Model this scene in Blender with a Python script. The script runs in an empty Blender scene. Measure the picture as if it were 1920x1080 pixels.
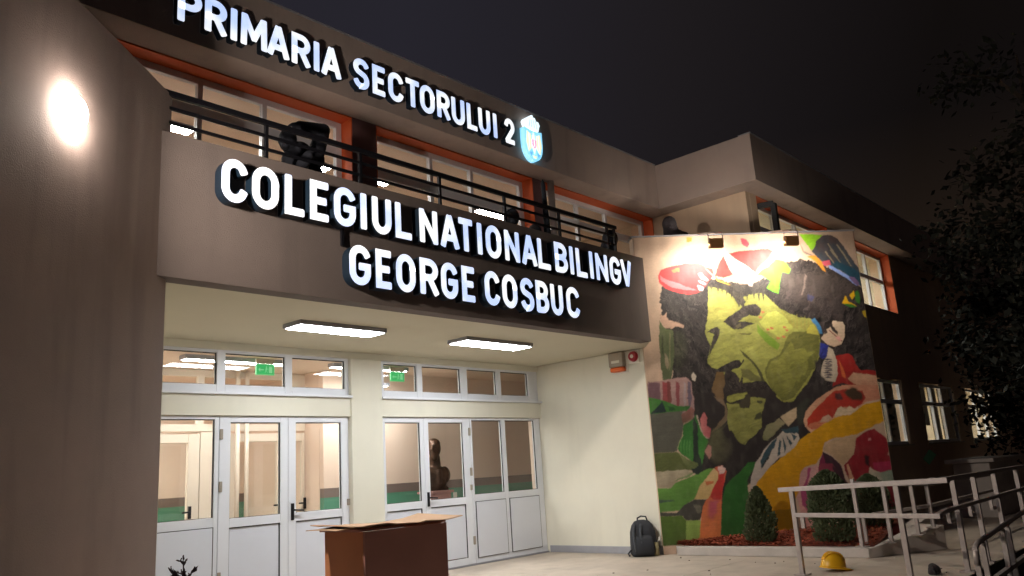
import bpy, bmesh, math, random
import numpy as np
from mathutils import Vector, Matrix
S = bpy.context.scene
COL = S.collection
R = math.radians
random.seed(7)

# ------------------------------------------------------------------ camera
cam_d = bpy.data.cameras.new('camera'); cam = bpy.data.objects.new('camera', cam_d); COL.objects.link(cam)
cam_d.sensor_width = 36; cam_d.lens = 28.125; cam_d.clip_start = .05; cam_d.clip_end = 600
fw = Vector((0.72338, 0.65353, 0.22351)); rt = Vector((0.67962, -0.73093, -0.06230))
fw.normalize(); rt = (rt - fw*rt.dot(fw)).normalized(); up = rt.cross(fw)
cam.matrix_world = Matrix(((rt.x, up.x, -fw.x, 0), (rt.y, up.y, -fw.y, 0), (rt.z, up.z, -fw.z, 1.31), (0, 0, 0, 1)))
S.camera = cam
# ------------------------------------------------------------------ night sky
W = bpy.data.worlds.new('World'); S.world = W; W.use_nodes = True
nt = W.node_tree; nt.nodes.clear()
def N(t, **k):
    n = nt.nodes.new(t)
    for a, b in k.items(): setattr(n, a, b)
    return n
out = N('ShaderNodeOutputWorld'); bg = N('ShaderNodeBackground')
tc = N('ShaderNodeTexCoord'); dot = N('ShaderNodeVectorMath', operation='DOT_PRODUCT'); dot.inputs[1].default_value = (-.70, .70, .10)
mr = N('ShaderNodeMapRange'); mr.inputs['From Min'].default_value = -1.0; mr.inputs['From Max'].default_value = 1.0
cr = N('ShaderNodeValToRGB'); e = cr.color_ramp.elements
e[0].position = .27; e[0].color = (.0050, .0038, .0036, 1); e[1].position = .56; e[1].color = (.0185, .0172, .0240, 1); k_ = e.new(.40); k_.color = (.0122, .0102, .0116, 1)
nt.links.new(tc.outputs['Generated'], dot.inputs[0]); nt.links.new(dot.outputs['Value'], mr.inputs['Value'])
nt.links.new(mr.outputs[0], cr.inputs[0])
sep = N('ShaderNodeSeparateXYZ'); nt.links.new(tc.outputs['Generated'], sep.inputs[0])
hz = N('ShaderNodeValToRGB'); h = hz.color_ramp.elements       # city glow low in the sky
h[0].position = .0; h[0].color = (.022, .013, .0065, 1); h[1].position = .36; h[1].color = (0, 0, 0, 1)
nt.links.new(sep.outputs['Z'], hz.inputs[0])
add = N('ShaderNodeMixRGB', blend_type='ADD'); add.inputs[0].default_value = 1
nt.links.new(cr.outputs[0], add.inputs[1]); nt.links.new(hz.outputs[0], add.inputs[2])
nt.links.new(add.outputs[0], bg.inputs[0]); bg.inputs[1].default_value = .70
nt.links.new(bg.outputs[0], out.inputs[0])
S.view_settings.view_transform = 'Standard'; S.view_settings.look = 'None'
S.view_settings.exposure = 0.55; S.view_settings.gamma = 1; S.view_settings.use_curve_mapping = False
S.render.engine = 'CYCLES'
S.cycles.use_denoising = True
S.cycles.max_bounces = 8; S.cycles.transparent_max_bounces = 16; S.cycles.sample_clamp_indirect = 6
S.cycles.caustics_reflective = False; S.cycles.caustics_refractive = False

# ------------------------------------------------------------------ materials
def lin(c):
    return tuple((v/255/12.92 if v <= 10 else ((v/255+.055)/1.055)**2.4) for v in c)
def mat(name, rgb, rough=.7, var=.0, scale=6, bump=0, bscale=60, metal=0, spec=.5, stain=0):
    m = bpy.data.materials.new(name); m.use_nodes = True; t = m.node_tree; b = t.nodes['Principled BSDF']
    c = lin(rgb); b.inputs['Base Color'].default_value = (*c, 1)
    b.inputs['Roughness'].default_value = rough; b.inputs['Metallic'].default_value = metal; b.inputs['Specular IOR Level'].default_value = spec
    g = t.nodes.new('ShaderNodeTexCoord')
    if var:
        n = t.nodes.new('ShaderNodeTexNoise'); n.inputs['Scale'].default_value = scale; n.inputs['Detail'].default_value = 6; n.inputs['Roughness'].default_value = .65
        t.links.new(g.outputs['Object'], n.inputs['Vector'])
        r = t.nodes.new('ShaderNodeMapRange'); r.inputs[1].default_value = .3; r.inputs[2].default_value = .7; r.inputs[3].default_value = 1-var; r.inputs[4].default_value = 1+var
        t.links.new(n.outputs['Fac'], r.inputs[0])
        mx = t.nodes.new('ShaderNodeMixRGB'); mx.blend_type = 'MULTIPLY'; mx.inputs[0].default_value = 1; mx.inputs[1].default_value = (*c, 1)
        t.links.new(r.outputs[0], mx.inputs[2]); last = mx.outputs[0]
        if stain:
            mp = t.nodes.new('ShaderNodeMapping'); mp.inputs['Scale'].default_value = (1.6, 1.6, .22); t.links.new(g.outputs['Object'], mp.inputs[0])
            n2 = t.nodes.new('ShaderNodeTexNoise'); n2.inputs['Scale'].default_value = 2.2; n2.inputs['Detail'].default_value = 8
            t.links.new(mp.outputs[0], n2.inputs['Vector'])
            r2 = t.nodes.new('ShaderNodeMapRange'); r2.inputs[1].default_value = .52; r2.inputs[2].default_value = .72; r2.inputs[3].default_value = 1; r2.inputs[4].default_value = 1-stain
            t.links.new(n2.outputs['Fac'], r2.inputs[0])
            m2 = t.nodes.new('ShaderNodeMixRGB'); m2.blend_type = 'MULTIPLY'; m2.inputs[0].default_value = 1
            t.links.new(last, m2.inputs[1]); t.links.new(r2.outputs[0], m2.inputs[2]); last = m2.outputs[0]
        t.links.new(last, b.inputs['Base Color'])
        rr = t.nodes.new('ShaderNodeMapRange'); rr.inputs[3].default_value = max(0, rough-.08); rr.inputs[4].default_value = min(1, rough+.08)
        t.links.new(n.outputs['Fac'], rr.inputs[0]); t.links.new(rr.outputs[0], b.inputs['Roughness'])
    if bump:
        n3 = t.nodes.new('ShaderNodeTexNoise'); n3.inputs['Scale'].default_value = bscale; n3.inputs['Detail'].default_value = 4
        t.links.new(g.outputs['Object'], n3.inputs['Vector'])
        bp = t.nodes.new('ShaderNodeBump'); bp.inputs['Strength'].default_value = bump; bp.inputs['Distance'].default_value = .01
        t.links.new(n3.outputs['Fac'], bp.inputs['Height']); t.links.new(bp.outputs[0], b.inputs['Normal'])
    return m
def emit(name, rgb, s, base=None):
    m = bpy.data.materials.new(name); m.use_nodes = True; b = m.node_tree.nodes['Principled BSDF']
    b.inputs['Base Color'].default_value = (.8, .8, .8, 1) if base is None else (*lin(base), 1)
    b.inputs['Emission Color'].default_value = (*rgb, 1); b.inputs['Emission Strength'].default_value = s
    b.inputs['Roughness'].default_value = .6
    return m
def glass(name, tint=(.93, .95, .94)):
    m = bpy.data.materials.new(name); m.use_nodes = True; t = m.node_tree; t.nodes.clear()
    o = t.nodes.new('ShaderNodeOutputMaterial'); mx = t.nodes.new('ShaderNodeMixShader'); tr = t.nodes.new('ShaderNodeBsdfTransparent'); gl = t.nodes.new('ShaderNodeBsdfGlossy')
    tr.inputs[0].default_value = (*tint, 1); gl.inputs['Roughness'].default_value = .015
    f = t.nodes.new('ShaderNodeFresnel'); ge = t.nodes.new('ShaderNodeNewGeometry'); ir = t.nodes.new('ShaderNodeMapRange'); ir.inputs[3].default_value = 1.45; ir.inputs[4].default_value = 1/1.45
    t.links.new(ge.outputs['Backfacing'], ir.inputs[0]); t.links.new(ir.outputs[0], f.inputs[0])
    t.links.new(f.outputs[0], mx.inputs[0]); t.links.new(tr.outputs[0], mx.inputs[1]); t.links.new(gl.outputs[0], mx.inputs[2]); t.links.new(mx.outputs[0], o.inputs[0])
    return m
M = dict(
 plaster=mat('plaster_beige', (204,180,156), .85, .05, 1.5, .25, 140, stain=.10),
 plaster_dark=mat('plaster_grey_brown', (108,97,93), .85, .09, 1.1, .4, 110, stain=.18),
 flank=mat('plaster_taupe', (174,156,148), .85, .09, 1.1, .5, 110, stain=.18),
 fascia=mat('plaster_grey_beige', (178,161,153), .85, .08, 1.1, .4, 110, stain=.16),
 cream=mat('plaster_cream', (226,222,206), .8, .035, 1.2, .2, 160, stain=.05),
 ceil=mat('plaster_ceiling', (205,198,176), .85, .03, 1.0, .12, 120),
 maroon=mat('pillar_maroon', (118,84,86), .7, .06, 2, .1, 100),  # pillar tone, darker and duller than the orange reveals
 dkwall=mat('plaster_dark_brown', (172,142,128), .85, .08, 1.2, .25, 140, stain=.1),
 orange=mat('paint_orange', (216,98,48), .6, .06, 2, .08, 100),
 pvc=mat('white_pvc', (230,232,238), .35, .02, 3),
 pvc2=mat('white_pvc_inner', (226,212,196), .4, .02, 3),
 panel=mat('door_panel', (222,225,234), .4, .02, 2),
 gasket=mat('rubber_gasket', (40,40,44), .6),
 glass=glass('clear_glass'),
 black=mat('black_metal', (24,24,30), .45, .05, 8, metal=.3),
 steel=mat('galvanised_steel', (168,158,154), .45, .12, 14, metal=.25),
 concrete=mat('concrete', (190,177,163), .8, .16, 1.6, .45, 45, stain=.12),
 skirt=mat('stone_skirting', (158,158,164), .6, .06, 9, .1, 80),
 kerb=mat('kerb_concrete', (190,182,176), .85, .10, 4, .4, 60, stain=.12),
 asphalt=mat('asphalt', (58,54,52), .9, .2, 6, .6, 90),
 peach=mat('paint_peach', (232,208,190), .8, .02, 2),
 peachceil=mat('paint_peach_ceiling', (232,208,188), .85, .02, 2),
 wingroom=mat('paint_room_cream', (226,214,190), .8, .02, 2),
 green=mat('paint_green_oil', (88,146,120), .4, .03, 3),
 band=mat('paint_grey_band', (128,112,106), .5, .03, 3),
 hallfloor=mat('hall_floor', (150,140,128), .3, .06, 5),
 bronze=mat('bronze', (74,54,42), .42, .25, 14, metal=.6),
 shirt=mat('dark_cloth', (24,26,36), .9, .1, 20),
 shirt2=mat('dark_blue_cloth', (22,26,36), .9, .1, 20),
 shirt3=mat('dark_brown_cloth', (48,42,46), .9, .1, 20),
 skin=mat('skin', (120,88,76), .6, .05, 20),
 hair=mat('hair', (26,22,24), .7, .2, 40),
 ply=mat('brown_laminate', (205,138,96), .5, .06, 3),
 plyd=mat('brown_laminate_shade', (166,120,112), .5, .06, 3),  # lectern front: side laminate with its shade put into the colour; pedestal reuses it
 card=mat('cardboard', (208,178,150), .85, .05, 8, .1, 60),
 leaf=mat('thuja_leaf', (82,92,62), .75, .25, 9),
 leaf2=mat('thuja_leaf_dry', (66,46,50), .8, .25, 9),
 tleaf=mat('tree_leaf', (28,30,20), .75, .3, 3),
 bark=mat('bark', (66,54,44), .9, .3, 8, .6, 30),
 mulch=mat('red_mulch', (148,70,46), .9, .4, 30),
 soil=mat('mulch_bed', (112,56,40), .95, .35, 25, .8, 40),
 nylon=mat('black_nylon', (44,46,52), .8, .12, 30, .3, 200),
 strap=mat('grey_strap', (66,70,76), .8, .1, 40),
 tan=mat('tan_cloth', (132,122,88), .85, .1, 40),
 yellow=mat('yellow_plastic', (226,172,28), .35, .05, 10),
 redp=mat('red_plastic', (168,36,48), .35, .04, 10),
 orangep=mat('orange_plastic', (222,104,44), .3, .04, 10),
 greyp=mat('grey_metal_box', (168,158,144), .4, .04, 10, metal=.3),
 whitep=mat('white_plastic', (222,218,206), .5, .02, 10),
 gplate=mat('green_plate', (130,225,180), .5, .04, 10),
 letter_side=mat('letter_return', (16,34,50), .5, .05, 10),
 blind=mat('roller_blind', (58,50,44), .8, .05, 10),
 lampgrey=mat('lamp_housing', (150,150,158), .5, .03, 10),
 lampbrown=mat('flood_housing', (150,108,66), .5, .08, 10),
 e_panel=emit('led_diffuser', (.95, .98, 1), 24*1.3),
 e_hall=emit('hall_lamp_diffuser', (1, .97, .95), 58),
 e_up=emit('classroom_lamp_diffuser', (1, .97, .93), 85),
 e_wing=emit('wing_lamp_diffuser', (1, .96, .88), 40),
 e_wall=emit('wall_lamp_glass', (1, .88, .78), 75),
 e_flood=emit('flood_lens', (1, .90, .76), 150),
 e_letter=emit('letter_face', (.80, .88, 1.0), .70),
 e_exit=emit('exit_sign_green', (.02, .36, .10), .8, (30,120,60)),
 e_exitw=emit('exit_sign_white', (.4, .8, .5), .25, (120,200,140)),
 e_c0=emit('crest_white', (.74, .92, 1.0), .85), e_c1=emit('crest_blue', (.20, .62, .90), .85), e_c2=emit('crest_gold', (.86, .82, .52), .8),
 e_c3=emit('crest_pink', (.85, .25, .42), .8), e_c4=emit('crest_grey', (.45, .62, .70), .7), e_c5=emit('crest_deep_blue', (.10, .42, .74), .8),
)
# letters: LED unevenness
_m = M['e_letter'].node_tree; _b = _m.nodes['Principled BSDF']
_t = _m.nodes.new('ShaderNodeTexCoord'); _n = _m.nodes.new('ShaderNodeTexNoise'); _n.inputs['Scale'].default_value = 2.6
_r = _m.nodes.new('ShaderNodeValToRGB'); _r.color_ramp.elements[0].position = .40; _r.color_ramp.elements[0].color = (.47, .62, 1, 1)
_r.color_ramp.elements[1].position = .60; _r.color_ramp.elements[1].color = (.93, .97, 1, 1)
_m.links.new(_t.outputs['Object'], _n.inputs['Vector']); _m.links.new(_n.outputs['Fac'], _r.inputs[0]); _m.links.new(_r.outputs[0], _b.inputs['Emission Color'])

# ------------------------------------------------------------------ builders
def thing(name, label, cat, loc=(0,0,0), group=None):
    o = bpy.data.objects.new(name, None); o.location = loc; COL.objects.link(o); o.empty_display_size = .1
    o['label'] = label; o['category'] = cat
    if group: o['group'] = group
    return o
class MB:
    def __init__(s): s.v = []; s.f = []; s.sm = False
    def add(s, vs, fs):
        k = len(s.v); s.v += [tuple(v) for v in vs]; s.f += [tuple(i+k for i in f) for f in fs]; return s
    def box(s, x0, x1, y0, y1, z0, z1):
        return s.add([(x,y,z) for z in (z0,z1) for x,y in ((x0,y0),(x1,y0),(x1,y1),(x0,y1))],
                     [(3,2,1,0),(4,5,6,7),(0,1,5,4),(1,2,6,5),(2,3,7,6),(3,0,4,7)])
    def obox(s, c, ax, ay, az, hx, hy, hz):
        c=Vector(c); ax=Vector(ax).normalized(); ay=Vector(ay).normalized(); az=Vector(az).normalized()
        return s.add([c+ax*a*hx+ay*b*hy+az*d*hz for d in (-1,1) for a,b in ((-1,-1),(1,-1),(1,1),(-1,1))],
                     [(3,2,1,0),(4,5,6,7),(0,1,5,4),(1,2,6,5),(2,3,7,6),(3,0,4,7)])
    def bar(s, p, q, w, h=None):
        p=Vector(p); q=Vector(q); d=(q-p); L=d.length/2; d.normalize(); h=h or w
        u=Vector((0,0,1)) if abs(d.z)<.95 else Vector((0,1,0)); a=d.cross(u).normalized(); b=a.cross(d)
        return s.obox((p+q)/2, d, a, b, L, w/2, h/2)
    def prism(s, pts, z0, z1):
        n=len(pts); return s.add([(x,y,z0) for x,y in pts]+[(x,y,z1) for x,y in pts], [tuple(range(n))[::-1], tuple(range(n,2*n))]+[(i,(i+1)%n,n+(i+1)%n,n+i) for i in range(n)])
    def tube(s, pts, r, n=8, caps=True):
        pts=[Vector(p) for p in pts]; rs=r if isinstance(r,(list,tuple)) else [r]*len(pts); k=len(s.v); fs=[]; vs=[]
        ref=None
        for i,p in enumerate(pts):
            d=(pts[min(i+1,len(pts)-1)]-pts[max(i-1,0)]).normalized()
            if ref is None: ref=Vector((0,0,1)) if abs(d.z)<.9 else Vector((1,0,0))
            a=d.cross(ref).normalized(); b=a.cross(d).normalized(); ref=b
            for j in range(n):
                t=2*math.pi*j/n; vs.append(p+(a*math.cos(t)+b*math.sin(t))*rs[i])
        for i in range(len(pts)-1):
            for j in range(n): fs.append((i*n+j,i*n+(j+1)%n,(i+1)*n+(j+1)%n,(i+1)*n+j))
        if caps: fs.append(tuple(range(n))); fs.append(tuple(range((len(pts)-1)*n,len(pts)*n))[::-1])
        return s.add(vs,fs)
    def ell(s, c, rx, ry, rz, nu=14, nv=9, rot=None, zmin=-1):
        vs=[];fs=[]; c=Vector(c)
        for i in range(nv+1):
            ph=-math.pi/2+math.pi*i/nv
            for j in range(nu):
                t=2*math.pi*j/nu; p=Vector((rx*math.cos(ph)*math.cos(t), ry*math.cos(ph)*math.sin(t), rz*max(zmin,math.sin(ph))))
                vs.append(c+(rot@p if rot else p))
        for i in range(nv):
            for j in range(nu): fs.append((i*nu+j,i*nu+(j+1)%nu,(i+1)*nu+(j+1)%nu,(i+1)*nu+j))
        return s.add(vs,fs)
    def limb(s, a, b, ra, rb, n=7):
        a=Vector(a); b=Vector(b)
        for i in range(n+1):
            t=i/n; r=ra+(rb-ra)*t; s.ell(a.lerp(b,t), r, r, r, 10, 7)
        return s
    def build(s, name, m, parent=None, smooth=False, bevel=0, kind=None, remesh=0, sub=0, seg=2):
        me=bpy.data.meshes.new(name); me.from_pydata(s.v, [], s.f)
        bm=bmesh.new(); bm.from_mesh(me); bmesh.ops.recalc_face_normals(bm, faces=bm.faces)
        if smooth:
            for f in bm.faces: f.smooth=True
        bm.to_mesh(me); bm.free()
        me.materials.append(M[m] if isinstance(m,str) else m)
        o=bpy.data.objects.new(name, me); COL.objects.link(o)
        if parent: o.parent=parent; o.location=-Vector(root_of(parent)) if parent.parent is None else (0,0,0)
        if kind: o['kind']=kind
        if bevel:
            b=o.modifiers.new('bevel','BEVEL'); b.width=bevel; b.segments=seg; b.limit_method='ANGLE'
        if remesh:
            r=o.modifiers.new('remesh','REMESH'); r.mode='VOXEL'; r.voxel_size=remesh; r.use_smooth_shade=True
            q=o.modifiers.new('smooth','SMOOTH'); q.iterations=2
        if sub:
            q=o.modifiers.new('sub','SUBSURF'); q.levels=sub; q.render_levels=sub
        return o
def root_of(o): return o.location
# Geometry is written in world coordinates; an Empty root sits at its own base, so first-level children are shifted back by it.
def tag(o, label, cat, group=None):
    o['label']=label; o['category']=cat
    if group: o['group']=group
    return o
def rot_to(o): return o

# ------------------------------------------------------------------ ground
MB().box(-150,150,-150,150,-1.0,-.36).build('ground','asphalt',kind='structure')
pv=MB().box(-6,30,2.47,8.93,-.355,-.012).build('pavement','asphalt',kind='structure')
xs_=[-6,0.9,3.9,6.9,9.9,12.9,15.9,18.9,21.9,30]; ys_=[2.472,5.3,8.928]
for a,b in zip(xs_,xs_[1:]):
    for c,d in zip(ys_,ys_[1:]):
        o=MB().box(a+.004,b-.004,c+.004,d-.004,-.0119,random.uniform(-.0012,.0)).build('concrete_slab','concrete',bevel=.004); o.parent=pv

# ------------------------------------------------------------------ the school building
B = thing('school_building','cream and grey two storey school front with recessed glazed entrance and balcony','building',(6.6,7.5,0))
def part(mb,name,m,**k): return mb.build(name,m,B,**k)
A41=R(41); ct,st=math.cos(A41),math.sin(A41)
# recess: ceiling slab that is the balcony floor, right wall, back wall pieces
part(MB().prism([(2.5,6.33),(9.94,6.33),(10.395,6.72),(10.395,8.93),(10.395,9.6),(2.5,9.6)],3.04,3.25),'balcony_slab','ceil')
part(MB().prism([(10.405,6.80),(12.8,4.75),(12.8,7.8),(10.405,7.8)],3.04,3.25),'terrace_slab','ceil')
part(MB().box(2.55,9.94,6.31,6.50,3.037,4.30),'parapet','plaster_dark')
part(MB().prism([(9.943,6.36),(10.39,6.715),(10.31,6.81),(9.943,6.5)],3.26,4.30),'parapet_return','plaster_dark')
part(MB().prism([(10.40,6.72),(10.62,6.62),(10.62,9.12),(10.40,9.12)],0.0,3.037),'recess_wall','cream')
part(MB().box(10.375,10.399,6.735,8.9,0.0,.105),'skirting','skirt',bevel=.004)
part(MB().box(2.62,2.84,6.42,9.6,0,3.037),'recess_wall','cream')
part(MB().box(2.84,10.399,8.93,9.10,2.95,3.038),'lintel','cream')
part(MB().box(6.497,7.015,8.90,9.12,0,2.948),'pillar','cream',bevel=.006)
for x0,x1 in ((2.84,6.495),(7.017,10.399)): part(MB().box(x0,x1,8.92,9.10,2.166,2.41),'beam','cream',bevel=.004)
for x0,x1 in ((2.84,6.50),(7.01,10.399)): part(MB().box(x0,x1,8.87,9.0,2.412,2.44),'window_sill','pvc',bevel=.004)
YG=8.985
def pane(parent,x0,x1,z0,z1,y=YG+.02,g=True,m='glass'):
    if g:
        w=.012; q=MB(); q.box(x0,x1,y-.022,y-.008,z0,z0+w*.5).box(x0,x1,y-.022,y-.008,z1-w,z1).box(x0,x0+w*.5,y-.022,y-.008,z0+w*.5,z1-w).box(x1-w,x1,y-.022,y-.008,z0+w*.5,z1-w)
        q.build('gasket','gasket',parent)
    return MB().box(x0,x1,y,y+.006,z0,z1).build('pane',m,parent)
def frame(mb,x0,x1,z0,z1,xs,zs,w,y0,y1):
    """outer frame rectangle with openings given as the glass edges"""
    for i,(a,b) in enumerate(xs):
        pa = x0 if i==0 else xs[i-1][1]
        mb.box(pa,a,y0,y1,z0,z1)
    mb.box(xs[-1][1],x1,y0,y1,z0,z1)
    for a,b in xs:
        mb.box(a,b,y0+.001,y1-.001,z0,zs[0]).box(a,b,y0+.001,y1-.001,zs[1],z1)
    return mb
# transom windows above the doors
for xs,x0,x1 in (([(2.95,3.88),(3.986-.02,4.609),(4.717,5.526),(5.627,6.442)],2.84,6.495),([(7.10,7.712),(7.815,8.598),(8.736,9.398),(9.499,10.169)],7.017,10.399)):
    w=part(frame(MB(),x0,x1,2.441,2.95,xs,(2.535,2.915),.06,8.96,9.03),'transom_window','pvc',bevel=.004)
    for a,b in xs: pane(w,a,b,2.535,2.915)
def door(x0,x1,g0,g1,hinge=None,handle=None):
    d=part(MB().box(x0,g0,8.96,9.02,.02,2.16).box(g1,x1,8.96,9.02,.02,2.16).box(g0,g1,8.961,9.019,.02,.115).box(g0,g1,8.961,9.019,.885,.985).box(g0,g1,8.961,9.019,2.09,2.16),'door','pvc',bevel=.004)
    MB().box(g0+.012,g1-.012,8.978,9.0,.127,.873).build('panel','panel',d)
    q=MB(); a,b=g0,g1
    q.box(a,b,8.968,8.982,.873,.884).box(b-.011,b,8.968,8.982,.116,.873).box(a,a+.005,8.968,8.982,.116,.873).box(a,b,8.968,8.982,.116,.122); q.build('gasket','gasket',d)
    pane(d,g0,g1,.985,2.09,8.995)
    if hinge is not None:
        for z in (.35,1.35,1.95): MB().box(hinge-.02,hinge+.02,8.94,8.96,z-.06,z+.06).build('hinge','greyp',d,bevel=.006)
    if handle is not None:
        h=MB().box(handle-.02,handle+.02,8.945,8.959,.90,1.10).tube([(handle,8.95,1.02),(handle,8.90,1.02)],.012).tube([(handle,8.905,1.02),(handle+.13,8.905,1.01)],.011); h.build('handle','black',d,bevel=.003)
    return d
def fixed(x0,x1,xs):
    d=part(frame(MB(),x0,x1,.02,2.16,xs,(1.01,2.125),.05,8.96,9.02),'fixed_window','pvc',bevel=.004)
    for a,b in xs:
        pane(d,a,b,1.01,2.125,8.995); MB().box(a+.01,b-.01,8.945,8.96,.10,.90).build('panel','panel',d,bevel=.004)
        MB().box(a-.002,b+.002,8.951,8.959,.092,.908).build('gasket','gasket',d)
fixed(2.85,4.650,[(2.95,3.75),(3.83,4.598)])
door(4.66,5.565,4.797,5.46,hinge=4.675); door(5.571,6.478,5.679,6.362,handle=5.625)
door(7.02,7.802,7.10,7.734); door(7.808,8.735,7.896,8.593,hinge=8.72,handle=7.845)
fixed(8.745,10.385,[(8.785,9.45),(9.536,10.249)])
part(MB().box(6.44,6.47,8.93,8.96,1.02,1.10),'door_latch','greyp'); part(MB().box(8.69,8.715,8.93,8.96,1.08,1.16),'door_latch','greyp')
part(MB().box(2.84,10.395,8.935,9.12,0.001,.02),'threshold','skirt')

# roof with its deep fascia, wing roof
part(MB().box(-1.0,12.398,7.4,13.5,5.88,6.73),'roof','fascia',bevel=.006)
part(MB().box(12.402,32,5.484,13.5,5.88,6.73),'roof','fascia',bevel=.006)
part(MB().box(-1,12.396,7.39,7.6,6.731,6.75),'roof_flashing','lampgrey')
part(MB().box(12.404,32,5.474,5.7,6.731,6.75),'roof_flashing','lampgrey')
# upper storey wall of the balcony: pillars, orange reveals, windows
part(MB().box(-1,12.80,7.802,8.1,3.251,4.20),'balcony_wall','plaster')
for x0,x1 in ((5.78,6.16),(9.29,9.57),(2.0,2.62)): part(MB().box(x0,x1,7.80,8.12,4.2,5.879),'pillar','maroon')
def upwin(x0,x1,ms,tr,y=8.05,z0=4.2,z1=5.86,yo=7.803,fm='pvc',tr_w=.12):
    rv=part(MB().box(x0,x1,yo,y+.09,5.862,5.878).box(x1-.014,x1-.001,yo+.001,y+.09,z0,5.86).box(x0+.001,x0+.014,yo+.001,y+.09,z0,5.86),'window_reveal','orange')
    xs=[]; a=x0+.10
    for m in list(ms)+[x1-.10]:
        xs.append((a+.03 if a>x0+.11 else a, m-.03 if m<x1-.11 else m)); a=m
    w=part(frame(MB(),x0+.015,x1-.015,z0,z1,xs,(z0+.07,z1-.08),.06,y-.035,y+.035),'window','pvc',bevel=.004)
    q=MB()
    for a,b in xs: q.box(a,b,y-.032,y+.032,tr-tr_w/2,tr+tr_w/2)
    q.build('transom_bar','pvc',w)
    for a,b in xs: MB().box(a,b,y,y+.006,z0+.07,tr-tr_w/2).build('pane','glass',w); MB().box(a,b,y,y+.006,tr+tr_w/2,z1-.08).build('pane','glass',w)
    return w
upwin(2.62,5.78,(3.86,4.66),5.45); upwin(6.16,9.29,(7.31,8.12),5.31); upwin(9.57,12.78,(10.70,11.54),5.42)
part(MB().tube([(9.64,7.72,3.26),(9.64,7.72,5.87)],.055,12),'downpipe','steel',smooth=True)
for z in (3.9,5.2): part(MB().tube([(9.64,7.72,z),(9.64,7.72,z+.04)],.062,12),'pipe_clamp','greyp')
# rooms behind the balcony windows
part(MB().box(2.0,12.79,11.4,11.5,3.25,5.875),'room_wall','peach'); part(MB().box(2.0,12.79,8.14,11.4,5.84,5.872),'room_ceiling','peachceil')
part(MB().box(2.0,12.79,8.12,11.4,3.252,3.27),'room_floor','hallfloor'); part(MB().box(1.9,1.98,8.1,11.5,3.25,5.875),'room_wall','peach')

# wing: side wall, front wall with openings
part(MB().box(12.80,12.95,5.885,13.0,3.251,5.878),'wing_side_wall','plaster')
def wall_open(x0,x1,z0,z1,y0,y1,ops):
    xs=sorted({x0,x1,*[o[0] for o in ops],*[o[1] for o in ops]}); zs=sorted({z0,z1,*[o[2] for o in ops],*[o[3] for o in ops]}); m=MB()
    for a,b in zip(xs,xs[1:]):
        run=None
        for c,d in zip(zs,zs[1:]):
            cx,cz=(a+b)/2,(c+d)/2
            if any(o[0]<cx<o[1] and o[2]<cz<o[3] for o in ops): continue
            m.box(a,b,y0,y1,c,d)
    return m
GW=[(16.6,19.55,1.36,2.80),(20.85,23.75,1.36,2.80),(24.95,27.9,1.36,2.80)]
part(wall_open(12.952,32,0,5.879,5.88,6.16,[(13.2,16.45,4.42,5.879),(16.95,20.24,4.42,5.879)]+GW),'wing_front_wall','plaster')
def wingwin(x0,x1,ms,tr,z0,z1,dark):
    yo=5.885
    if z1>4:
        part(MB().box(x0,x1,yo,6.14,5.862,5.878).box(x1-.014,x1-.001,yo,6.14,z0,5.861).box(x0+.001,x0+.014,yo,6.14,z0,5.861),'window_reveal','orange')
    else: part(MB().box(x0-.03,x1+.03,5.82,5.9,z0-.03,z0-.003),'window_sill','greyp')
    y=6.12 if z1>4 else 5.955; xs=[]; a=x0+.07
    for m in list(ms)+[x1-.07]:
        xs.append((a+.03 if a>x0+.08 else a, m-.03 if m<x1-.08 else m)); a=m
    w=part(frame(MB(),x0+.015,x1-.015,z0,z1-.02,xs,(z0+.07,z1-.09),.06,y-.035,y+.035),'window','pvc',bevel=.004)
    q=MB()
    for a,b in xs: q.box(a,b,y-.032,y+.032,tr-.045,tr+.045)
    q.build('transom_bar','pvc',w)
    for i,(a,b) in enumerate(xs):
        MB().box(a,b,y,y+.006,z0+.07,z1-.09).build('pane','glass',w)
        if dark and dark[i] is not None: MB().box(a-.05,b-dark[i][1],y+.05,y+.06,z0+dark[i][0],z1).build('blind','blind',w)
wingwin(13.2,16.45,(14.3,15.3),5.40,4.42,5.86,None); wingwin(16.95,20.24,(18.1,19.15),5.22,4.42,5.86,None)
wingwin(16.6,19.55,(17.55,18.45),2.30,1.36,2.80,[(0,-.05),(0,.2),(0,.2)])
wingwin(20.85,23.75,(21.9,22.75),2.30,1.36,2.80,[(.42,.2),(.0,.2),(0,-.05)])
wingwin(24.95,27.9,(25.95,26.9),2.30,1.36,2.80,None)
# an open casement
sash=part(MB(),'open_sash','gasket') if False else None
s=MB(); hx,hz0,hz1=13.28,4.46,5.70; d=Vector((.28,-.9,0)).normalized(); p0=Vector((hx,6.0,0)); p1=p0+d*.36
for a,b in (((p0.x,p0.y,hz0),(p0.x,p0.y,hz1)),((p1.x,p1.y,hz0),(p1.x,p1.y,hz1)),((p0.x,p0.y,hz1),(p1.x,p1.y,hz1)),((p0.x,p0.y,hz0),(p1.x,p1.y,hz0))): s.bar(a,b,.09,.09)
o=part(s,'open_sash','gasket'); MB().obox((p0+p1)/2+Vector((0,0,5.08)),d,d.cross(Vector((0,0,1))),(0,0,1),.13,.004,.55).build('pane','glass',o)
part(MB().box(12.96,24,9.0,9.1,3.25,5.875),'room_wall','wingroom'); part(MB().box(12.96,24,6.17,9.0,5.845,5.873),'room_ceiling','wingroom'); part(MB().box(12.96,24,6.17,9.0,3.27,3.29),'room_floor','hallfloor'); part(MB().box(20.6,20.7,6.17,9.0,3.29,5.84),'room_wall','wingroom')
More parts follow.
